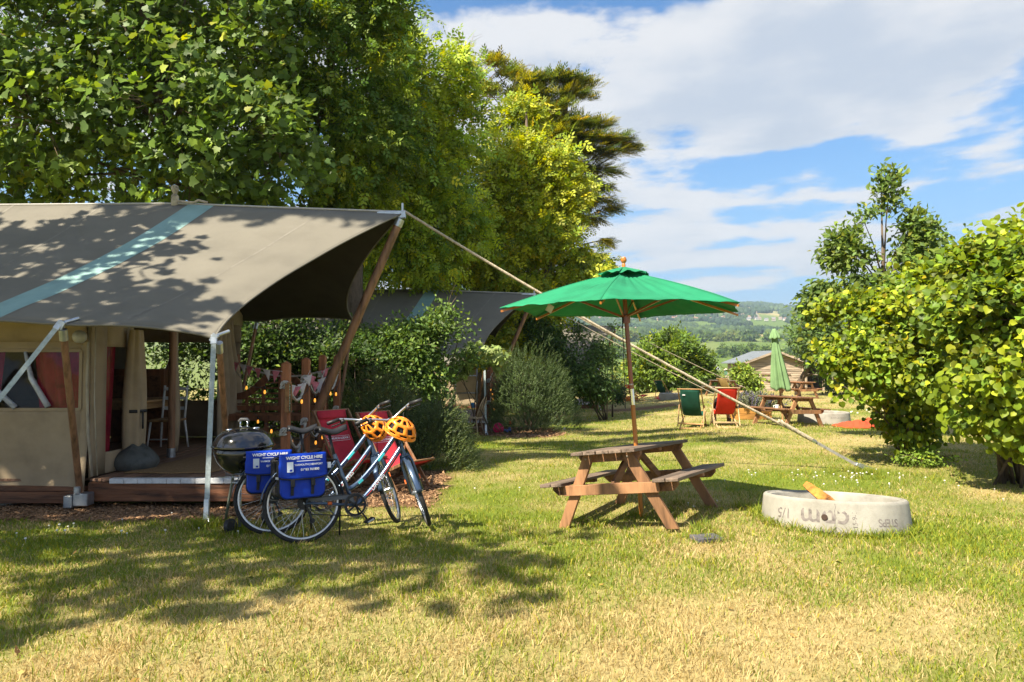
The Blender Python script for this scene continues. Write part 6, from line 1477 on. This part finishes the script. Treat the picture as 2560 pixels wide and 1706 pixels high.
make_tree('maple_spray', 'pale drooping maple foliage in front of the middle tent door', 'shrub', (-.9, 17.4, gzf(-.9, 17.4)),
    [cl(1150, 900, 16.2, .33), cl(1200, 880, 16.2, .30), cl(1235, 895, 16.3, .25), cl(1130, 925, 16.2, .2)], 'maple', 70, 8, .13, .12, ((.20, .24, .09), (.15, .20, .06)), 54, stems=4, limb_r=.02)
def rosemary(label, px0, Y, w, h, seed, cols, n=700, group='rosemary bushes'):
    b = P(px0, 1000, Y); base = V(b.x, Y, gzf(b.x, Y)); rg = np.random.default_rng(seed); r = thing('rosemary_bush', label, 'bush', base, group=group)
    # woody stems then upright needle sprigs over a mound
    wd = MB()
    for k in range(26):
        a = rg.uniform(0, 6.28); q = rg.uniform(.2, .9); e = V(math.cos(a)*w*.5*q, math.sin(a)*w*.4*q, h*(.75-.3*q)); wd.tube([V(0, 0, 0), e*.5+V(0, 0, .08), e], [.018, .012, .006], 4, False)
    obj('trunk', wd, BARK, r)
    a = rg.uniform(0, 2*math.pi, n); q = np.sqrt(rg.random(n)); lob = 1+.18*np.sin(a*3+seed)+.10*np.sin(a*7)
    x = np.cos(a)*q*w*.5*lob; y = np.sin(a)*q*w*.42*lob; zt = h*np.sqrt(np.clip(1-q**2.4, 0, 1))*(.82+.3*rg.random(n))*(.62+.72*fbm(x*2.2+seed, y*2.2, 2, seed))
    lay = rg.uniform(.2, 1.0, n)**.6; z = np.maximum(.02, zt*lay-.09); pos = np.stack([x, y, z], 1)
    d = nrm(np.stack([x/(w*.5)*.75, y/(w*.42)*.75, .75+0*x], 1)+rg.normal(0, .34, (n, 3))); nn = nrm(rg.normal(0, 1, (n, 3)))
    sc = rg.uniform(.10, .22, n)*(h/1.3)**.4; cols = np.array(cols); c = 1.35*cols[rg.integers(len(cols), size=n)]*rg.uniform(.7, 1.3, n)[:, None]
    co, f, cc, _ = leaves_np('sprig', pos, d, nn, sc, c); me = mesh_np('crown', co, [f], cc); me.materials.append(mat_leaf('needle', .22, .55)); o = link('crown', me, r); o['kind'] = 'stuff'
ROS = ((.06, .085, .022), (.08, .105, .024), (.045, .07, .022)); RG = ((.14, .125, .03), (.10, .115, .03))
rosemary('rosemary bush bulging over the lawn right of the crimson deckchairs', 1050, 11.3, 1.75, 1.22, 3, ROS, 5200)
rosemary('taller gold tinged rosemary behind the crimson deckchairs', 950, 12.5, 2.2, 1.45, 5, ROS+RG, 4200)
rosemary('big rounded rosemary bush beside the middle tent pole', 1325, 18.3, 2.2, 2.25, 8, ((.05, .08, .022), (.065, .095, .024)), 5600)
make_tree('dark_shrub', 'dark shrub with tall shoots in front of the farthest tent', 'shrub', (3.1, 22.8, gzf(3.1, 22.8)),
    [cl(1430, 930, 22.4, .75), cl(1375, 860, 22.4, .5), cl(1470, 900, 22.6, .4), cl(1490, 965, 22.6, .55), cl(1395, 970, 22.2, .75), cl(1448, 835, 22.6, .13, .13, .45), cl(1495, 870, 22.8, .15, .15, .3), cl(1340, 830, 22.4, .5), cl(1520, 890, 22.8, .2)],
    'kite', 1300, 13, .115, .17, ((.035, .065, .018), (.045, .08, .02)), 57, stems=12, limb_r=.025, outer=.4, carve=-.05)
make_tree('leaning_sapling', 'thin dark leaning stem with a few leaves beside the farthest tent', 'tree', (3.55, 24.2, gzf(3.55, 24.2)),
    [cl(1535, 860, 24, .3), cl(1515, 905, 24, .25), cl(1545, 825, 24, .2)], 'kite', 60, 9, .11, .14, ((.05, .09, .02),), 58, (.03, .02), limb_r=.014)
make_tree('border_shrub', 'low dark border plants at the farthest tent bed', 'shrub', tuple(G(1570, 1008)+V(-.3, .3, 0)), [cl(1530, 985, 28.8, .5, .4, .4), cl(1505, 985, 28.8, .4, .4, .4)], 'kite', 200, 12, .10, .12, ((.03, .055, .016),), 59, stems=8, limb_r=.015)
# ------------------------------------------------------------------ right-hand hazels and trees
HZ = ((.125, .165, .010), (.10, .145, .012), (.155, .175, .010), (.07, .115, .012))
hb1 = G(2268, 1146)
make_tree('hazel_bush', 'bright yellow green hazel bush with its stems reaching the lawn beside the blanket', 'bush', hb1,
    [cl(2238, 790, 11.4, 0.574), cl(2128, 880, 11.0, 0.410), cl(2328, 850, 11.2, 0.615), cl(2208, 930, 10.9, 0.492), cl(2318, 960, 10.9, 0.533), cl(2278, 1040, 11.3, 0.369, .5, .5), cl(2398, 920, 11.4, 0.492), cl(2168, 760, 11.6, 0.344), cl(2368, 760, 11.8, 0.508), cl(2098, 910, 10.8, 0.230), cl(2278, 1100, 11.5, 0.213, .3, .28), cl(2078, 780, 11.4, 0.246), cl(2298, 720, 11.8, 0.410), cl(2118, 965, 10.7, 0.164, .2, .12)],
    'round', 1350, 12, .088, .13, HZ, 61, stems=16, limb_r=.022, droop=.35, upn=1.0, outer=.40, parts=300, carve=.16, freq=1.8, rag=.22, clumpvar=.3, group='hazel bushes')
hb2 = G(2530, 1150); hb2 = V(6.95, 9.6, gzf(6.95, 9.6))
make_tree('hazel_bush', 'larger nearer hazel bush cut off by the right edge', 'bush', hb2,
    [cl(2496, 680, 9.2, 0.533), cl(2576, 620, 9.4, 0.473), cl(2456, 800, 9.0, 0.516), cl(2556, 780, 8.8, 0.559), cl(2436, 920, 8.9, 0.430), cl(2536, 930, 8.6, 0.559), cl(2496, 1030, 8.9, 0.387), cl(2616, 850, 9.2, 0.688), cl(2616, 1020, 9.2, 0.602), cl(2396, 760, 9.4, 0.344), cl(2556, 1090, 8.8, 0.258), cl(2416, 1010, 9.2, 0.301), cl(2666, 700, 9.5, 0.602), cl(2416, 690, 9.6, 0.301), cl(2466, 625, 9.5, 0.258)],
    'round', 1350, 12, .096, .13, HZ, 67, stems=16, limb_r=.022, droop=.35, upn=1.0, outer=.40, parts=300, carve=.16, freq=1.8, rag=.22, clumpvar=.3, group='hazel bushes')
make_tree('cherry_tree', 'slender upright young tree with open crown rising behind the hazels', 'tree', (8.0, 14.6, gzf(8, 14.6)),
    [cl(2222, 465, 14.2, .20, .2, .36), cl(2285, 570, 14.2, .28), cl(2160, 555, 14.2, .26), cl(2125, 640, 14.1, .45), cl(2220, 640, 14.2, .42), cl(2300, 620, 14.3, .4), cl(2150, 720, 14.1, .5), cl(2240, 720, 14.2, .5), cl(2060, 740, 14.0, .28), cl(2040, 770, 14.2, .25), cl(2330, 680, 14.4, .3), cl(2410, 650, 14.6, .22), cl(2105, 600, 14.1, .2), cl(2215, 545, 14.2, .22, .22, .4)],
    'kite', 560, 14, .145, .13, ((.075, .115, .02), (.06, .10, .02), (.10, .135, .022)), 71, (.06, .02), droop=.3, outer=.45, carve=.05, limb_r=.02, twig_r=.005)
make_tree('young_oak', 'dark rounded tree behind the shed and folded parasol', 'tree', (14.2, 34, gzf(14.2, 34)),
    [cl(2000, 850, 33, .6), cl(2040, 830, 33.4, 1.0), cl(2060, 780, 33.6, .8), cl(2060, 870, 33, 1.1), cl(2120, 850, 34, 1.2), cl(2200, 860, 34, 1.3), cl(2190, 930, 34, 1.0), cl(2110, 930, 34, 1.0)],
    'kite', 1100, 12, .19, .28, ((.05, .085, .022), (.065, .10, .022)), 73, (.14, .06), outer=.5, limb_r=.05)
make_tree('young_magnolia', 'small yellow green sapling shrub in front of the shed corner', 'tree', (G(1868, 988)), [cl(1855, 935, 34.5, .36, .4, .45), cl(1876, 958, 34.5, .36, .4, .42), cl(1850, 962, 34.5, .25)], 'kite', 260, 10, .20, .18, ((.10, .15, .018), (.13, .17, .02)), 75, (.03, .02), limb_r=.02)
# lavender in the planter
def lavender():
    r = thing('lavender', 'grey purple lavender overflowing the orange planter box', 'plant', (PLT.x, PLT.y, PLT.z+.30)); rg = np.random.default_rng(4); n = 420
    x = rg.normal(0.05, .36, n); y = .25+rg.normal(0, .16, n); d = nrm(np.stack([x*.9, (y-.25)*.9, .9+0*x], 1)+rg.normal(0, .15, (n, 3))); sc = rg.uniform(.25, .55, n)
    c = np.where((rg.random(n) < .35)[:, None], np.array([.14, .12, .20]), np.array([.17, .19, .09]))*rg.uniform(.7, 1.3, n)[:, None]
    co, f, cc, _ = leaves_np('sprig', np.stack([x*.8, y, 0*x], 1), d, unit(rg, n), sc, c); me = mesh_np('crown', co, [f], cc); me.materials.append(mat_leaf('needle', .22, .55)); link('crown', me, r)['kind'] = 'stuff'
    st_ = MB()
    for i in range(0, n, 8): st_.tube([V(x[i]*.8, y[i], -.03), V(*(np.array([x[i]*.8, y[i], 0])+d[i]*sc[i]))], .004, 3, False)
    obj('stems', st_, TWIG, r)
lavender()
make_tree('bramble_patch', 'low weeds sprouting at the foot of the hazel', 'plant', tuple(G(2350, 1152)), [cl(2345, 1140, 11.0, .25, .2, .12), cl(2300, 1145, 11.0, .3, .2, .1)], 'kite', 90, 10, .06, .06, ((.12, .18, .025),), 79, stems=6, limb_r=.008)
# ------------------------------------------------------------------ hedge line and the round bush beyond the field
YH = 54.0
make_tree('round_bush', 'big rounded dark green bush at the end of the field', 'bush', (11.9, 51, gzf(11.9, 51)),
    [cl(1680, 886, 49.5, 1.50), cl(1620, 916, 49.5, 1.20), cl(1730, 906, 50, 1.12), cl(1660, 931, 49, 1.12), cl(1700, 941, 49, 1.03), cl(1600, 941, 49.5, 0.77), cl(1750, 936, 50, 0.69), cl(1690, 856, 50, 0.69), cl(1640, 876, 50, 0.77)],
    'tuft', 1100, 10, .46, .30, ((.07, .11, .014), (.10, .145, .014), (.05, .085, .014)), 81, stems=10, limb_r=.06, outer=.55, clumpvar=.3)
def hedge(name, label, px0, px1, ytop, Y, seed, cols, dens=24):
    a = P(px0, ytop, Y); b = P(px1, ytop, Y); n = max(3, int((b.x-a.x)/1.1)); cs = []; rg = random.Random(seed)
    for i in range(n+1):
        x = a.x+(b.x-a.x)*i/n; g = gzf(x, Y); top = a.z+rg.uniform(-.25, .2); h = (top-g)/2; cs.append((x, Y+rg.uniform(-.2, .2), g+h*.98, .95, .85, h))
    make_tree(name, label, 'hedge', (a.x+(b.x-a.x)/2, Y, gzf((a.x+b.x)/2, Y)), cs, 'tuft', n*dens, 10, .33, .22, cols, seed, stems=n*2, limb_r=.03, outer=.6, twigs=False, group='field hedges')
OLV = ((.12, .125, .018), (.10, .115, .02), (.085, .105, .02))
hedge('hedge', 'olive clipped hedge left of the round bush', 1425, 1625, 908, 53.0, 83, OLV)
hedge('hedge', 'olive hedge between the round bush and the shed', 1745, 1860, 912, 54.5, 85, OLV)
hedge('hedge', 'pale flowering hedge behind the shed lean-to', 1900, 2330, 896, 56, 87, ((.20, .20, .07), (.14, .155, .04), (.10, .12, .03)))
hedge('hedge', 'dark hedge closing the field at the far right', 2330, 2900, 880, 58, 89, ((.06, .09, .02), (.08, .11, .02)))
for k, (px, py) in enumerate(((1755, 955), (1735, 975), (1790, 972))):
    make_tree('border_plant', ('leafy clump under the round bush by the guy rope', 'low green clump left of the distant picnic table', 'green clump by the distant picnic table leg')[k], 'plant', tuple(G(px, py+8)), [tuple(G(px, py+8)+V(0, 0, .25))+(.5, .4, .35)], 'kite', 70, 10, .17, .16, ((.10, .15, .03),), 91+k, stems=5, limb_r=.015)
# ------------------------------------------------------------------ far valley: tree belts, woodland, village
def far_belt():
    rg = random.Random(12); k = 0
    for row, (Y, n, h0) in enumerate(((545, 22, 8.5), (575, 24, 7.5), (930, 26, 12))):
        for i in range(n):
            px = 1440+i*(2120-1440)/n+rg.uniform(-12, 12); p = P(px, 880, Y+rg.uniform(-25, 25)); g = gzf(p.x, p.y); h = h0*rg.uniform(.6, 1.35); w = h*rg.uniform(.5, .75)
            cs = [(p.x, p.y, g+h*.58, w*.7, w*.7, h*.42), (p.x-w*.5, p.y, g+h*.42, w*.5, w*.5, h*.32), (p.x+w*.5, p.y-1, g+h*.45, w*.5, w*.5, h*.33), (p.x+rg.uniform(-1, 1), p.y-w*.4, g+h*.30, w*.6, w*.5, h*.26)]
            c = rg.choice((((.075, .115, .022), (.055, .09, .02)), ((.045, .08, .022), (.055, .09, .025)), ((.11, .135, .03), (.085, .12, .025))))
            make_tree('field_tree', ('rounded hedgerow tree in the nearer belt across the valley', 'rounded tree in the second belt across the valley', 'tree along the far edge of the green valley field')[row], 'tree', (p.x, p.y, g), cs, 'tuft', 46, 7, h*.30, h*.075, c, 200+k, (.25, .1), outer=.5, twigs=False, limb_r=.15, freq=.1, carve=-.3, group=('near valley trees', 'second belt valley trees', 'far field edge trees')[row], clumpvar=.28); k += 1
far_belt()
def woodland():
    rg = np.random.default_rng(17); import bmesh
    def ico(sub):
        bm = bmesh.new(); bmesh.ops.create_icosphere(bm, subdivisions=sub, radius=1); v = np.array([tuple(q.co) for q in bm.verts]); f = np.array([[q.index for q in p.verts] for p in bm.faces]); bm.free(); return v, f
    n = 20000; Y = 970+(3250-970)*rg.random(n)**.8; u = rg.uniform(.08, .62, n); X = u*Y
    m = fbm(X/130., Y/170., 3, 71); py = HOR-FPX*(gz(X, Y)-CAMZ)/Y; px = 1280+FPX*u
    keep = (m > .455)
    vil = (py < 806) & (py > 783) & (px < 1960); keep &= ~(vil & (rg.random(n) < .72))
    keep &= ~((px > 1890) & (px < 1950) & (py > 783) & (py < 800)); keep &= ~((px > 1850) & (px < 1890) & (py > 770) & (py < 779)); keep &= ~((px > 1540) & (px < 1600) & (py > 826) & (py < 840))
    X = X[keep]; Y = Y[keep]; n = len(X)
    r = rg.uniform(4.6, 8.8, n)*(1+.12*(Y > 2000)); Z = gz(X, Y)+r*.75
    tone = fbm(X/60., Y/90., 2, 88); ca = np.array([.032, .056, .028]); cb = np.array([.075, .11, .035])
    col = ca+(cb-ca)*np.clip((tone-.3)*2.2, 0, 1)[:, None]; col = col*rg.uniform(.7, 1.3, n)[:, None]
    for nm, msk, sub, lab in (('woodland', Y < 1180, 2, 'mixed woodland on the lower slopes across the valley'), ('hill_woodland', Y >= 1180, 1, 'dense woodland covering the far hillside and ridge')):
        v, f = ico(sub); N_ = msk.sum(); jit = 1+rg.uniform(-.28, .28, (N_, len(v), 1)); co = v[None]*jit*r[msk][:, None, None]*np.array([1, 1, 1.15])+np.stack([X, Y, Z], 1)[msk][:, None, :]
        ff = (f[None]+(np.arange(N_)*len(v))[:, None, None]).reshape(-1, 3); cv = np.repeat(col[msk], len(v), 0)*rg.uniform(.75, 1.25, (N_*len(v), 1))
        me = mesh_np(nm, co.reshape(-1, 3), [ff], cv); me.materials.append(mat_leaf('woodland_leaf', 0, .9, spec=.1)); tag(link(nm, me), lab, 'woodland', kind='stuff')
woodland()
def village():
    rg = random.Random(5); WL = [mat('house_render', (.50, .47, .43), .9, .05), mat('house_brick', (.50, .33, .25), .9, .08), mat('house_cream', (.42, .37, .30), .9, .05)]; RF = [mat('roof_slate', (.20, .20, .22), .8), mat('roof_tile', (.36, .19, .13), .85), mat('roof_brown', (.27, .20, .16), .85)]
    k = 0; pr = {}
    def proto(i):
        w, d, h = (9, 7, 5), (13, 7.5, 5.5), (8, 6.5, 4.6); s = (w, d, h)[i % 3]
        hm = thing('village_house', 'pale house in the village on the far hillside', 'house', (0, 0, -50), group='far village houses')
        obj('wall', MB().prism([V(-s[0]/2, 0, 0), V(s[0]/2, 0, 0), V(s[0]/2, 0, s[2]), V(-s[0]/2, 0, s[2])], V(0, -s[1]/2, 0), V(0, s[1]/2, 0)), WL[i % 3 if i % 4 else 0], hm)
        rf = obj('roof', MB().prism([V(0, -s[1]/2-.5, s[2]-.2), V(0, s[1]/2+.5, s[2]-.2), V(0, 0, s[2]+2.9)], V(-s[0]/2-.4, 0, 0), V(s[0]/2+.4, 0, 0)), RF[i % 3], hm)
        obj('chimney', MB().box((s[0]*.3, 0, s[2]+3.0), (.9, .8, 1.8)), WL[1], rf)
        return hm
    protos = [proto(i) for i in range(6)]; used = set()
    spots = [(rg.uniform(1500, 1900), rg.uniform(787, 804)) for _ in range(84)]+[(rg.uniform(1900, 2000), rg.uniform(796, 806)) for _ in range(14)]+[(rg.uniform(1545, 1610), rg.uniform(829, 842)) for _ in range(9)]+[(1806, 846), (1811, 847)]
    Ys = np.linspace(700, 3000, 700)
    for i, (px, py) in enumerate(spots):
        u = (px-1280)/FPX; pyy = HOR-FPX*(gz(u*Ys, Ys)-CAMZ)/Ys; j = int(np.argmin(abs(pyy-py)+0*Ys)); Y = Ys[j]; x = u*Y; z = gzf(x, Y); q = i % 6
        o = protos[q] if q not in used else copy_tree(protos[q]); used.add(q)
        o.location = (x, Y, z+1.6); o.rotation_euler = (0, 0, rg.choice((0, 0, .3, -.4, 1.2, 1.57)))
        if py > 825: 
            o['label'] = 'pale house in the hamlet below the village' if px < 1700 else 'tiny white farm building on the green valley field'; o['group'] = 'hamlet houses' if px < 1700 else 'farm buildings'
village()
HAZE = 0.00017
def haze():
    if not HAZE: return
    m = bpy.data.materials.new('haze'); m.use_nodes = True; N = m.node_tree.nodes; L = m.node_tree.links
    for n in list(N): N.remove(n)
    o = N.new('ShaderNodeOutputMaterial'); v = N.new('ShaderNodeVolumePrincipled'); v.inputs['Color'].default_value = (.62, .80, 1.0, 1); v.inputs['Density'].default_value = HAZE; v.inputs['Anisotropy'].default_value = 0.2
    L.new(v.outputs[0], o.inputs['Volume'])
    b = obj('haze', MB().box((0, 4450, 194), (10200, 9200, 416)), m); tag(b, 'thin blue summer haze over the valley', 'haze', kind='stuff')
haze()
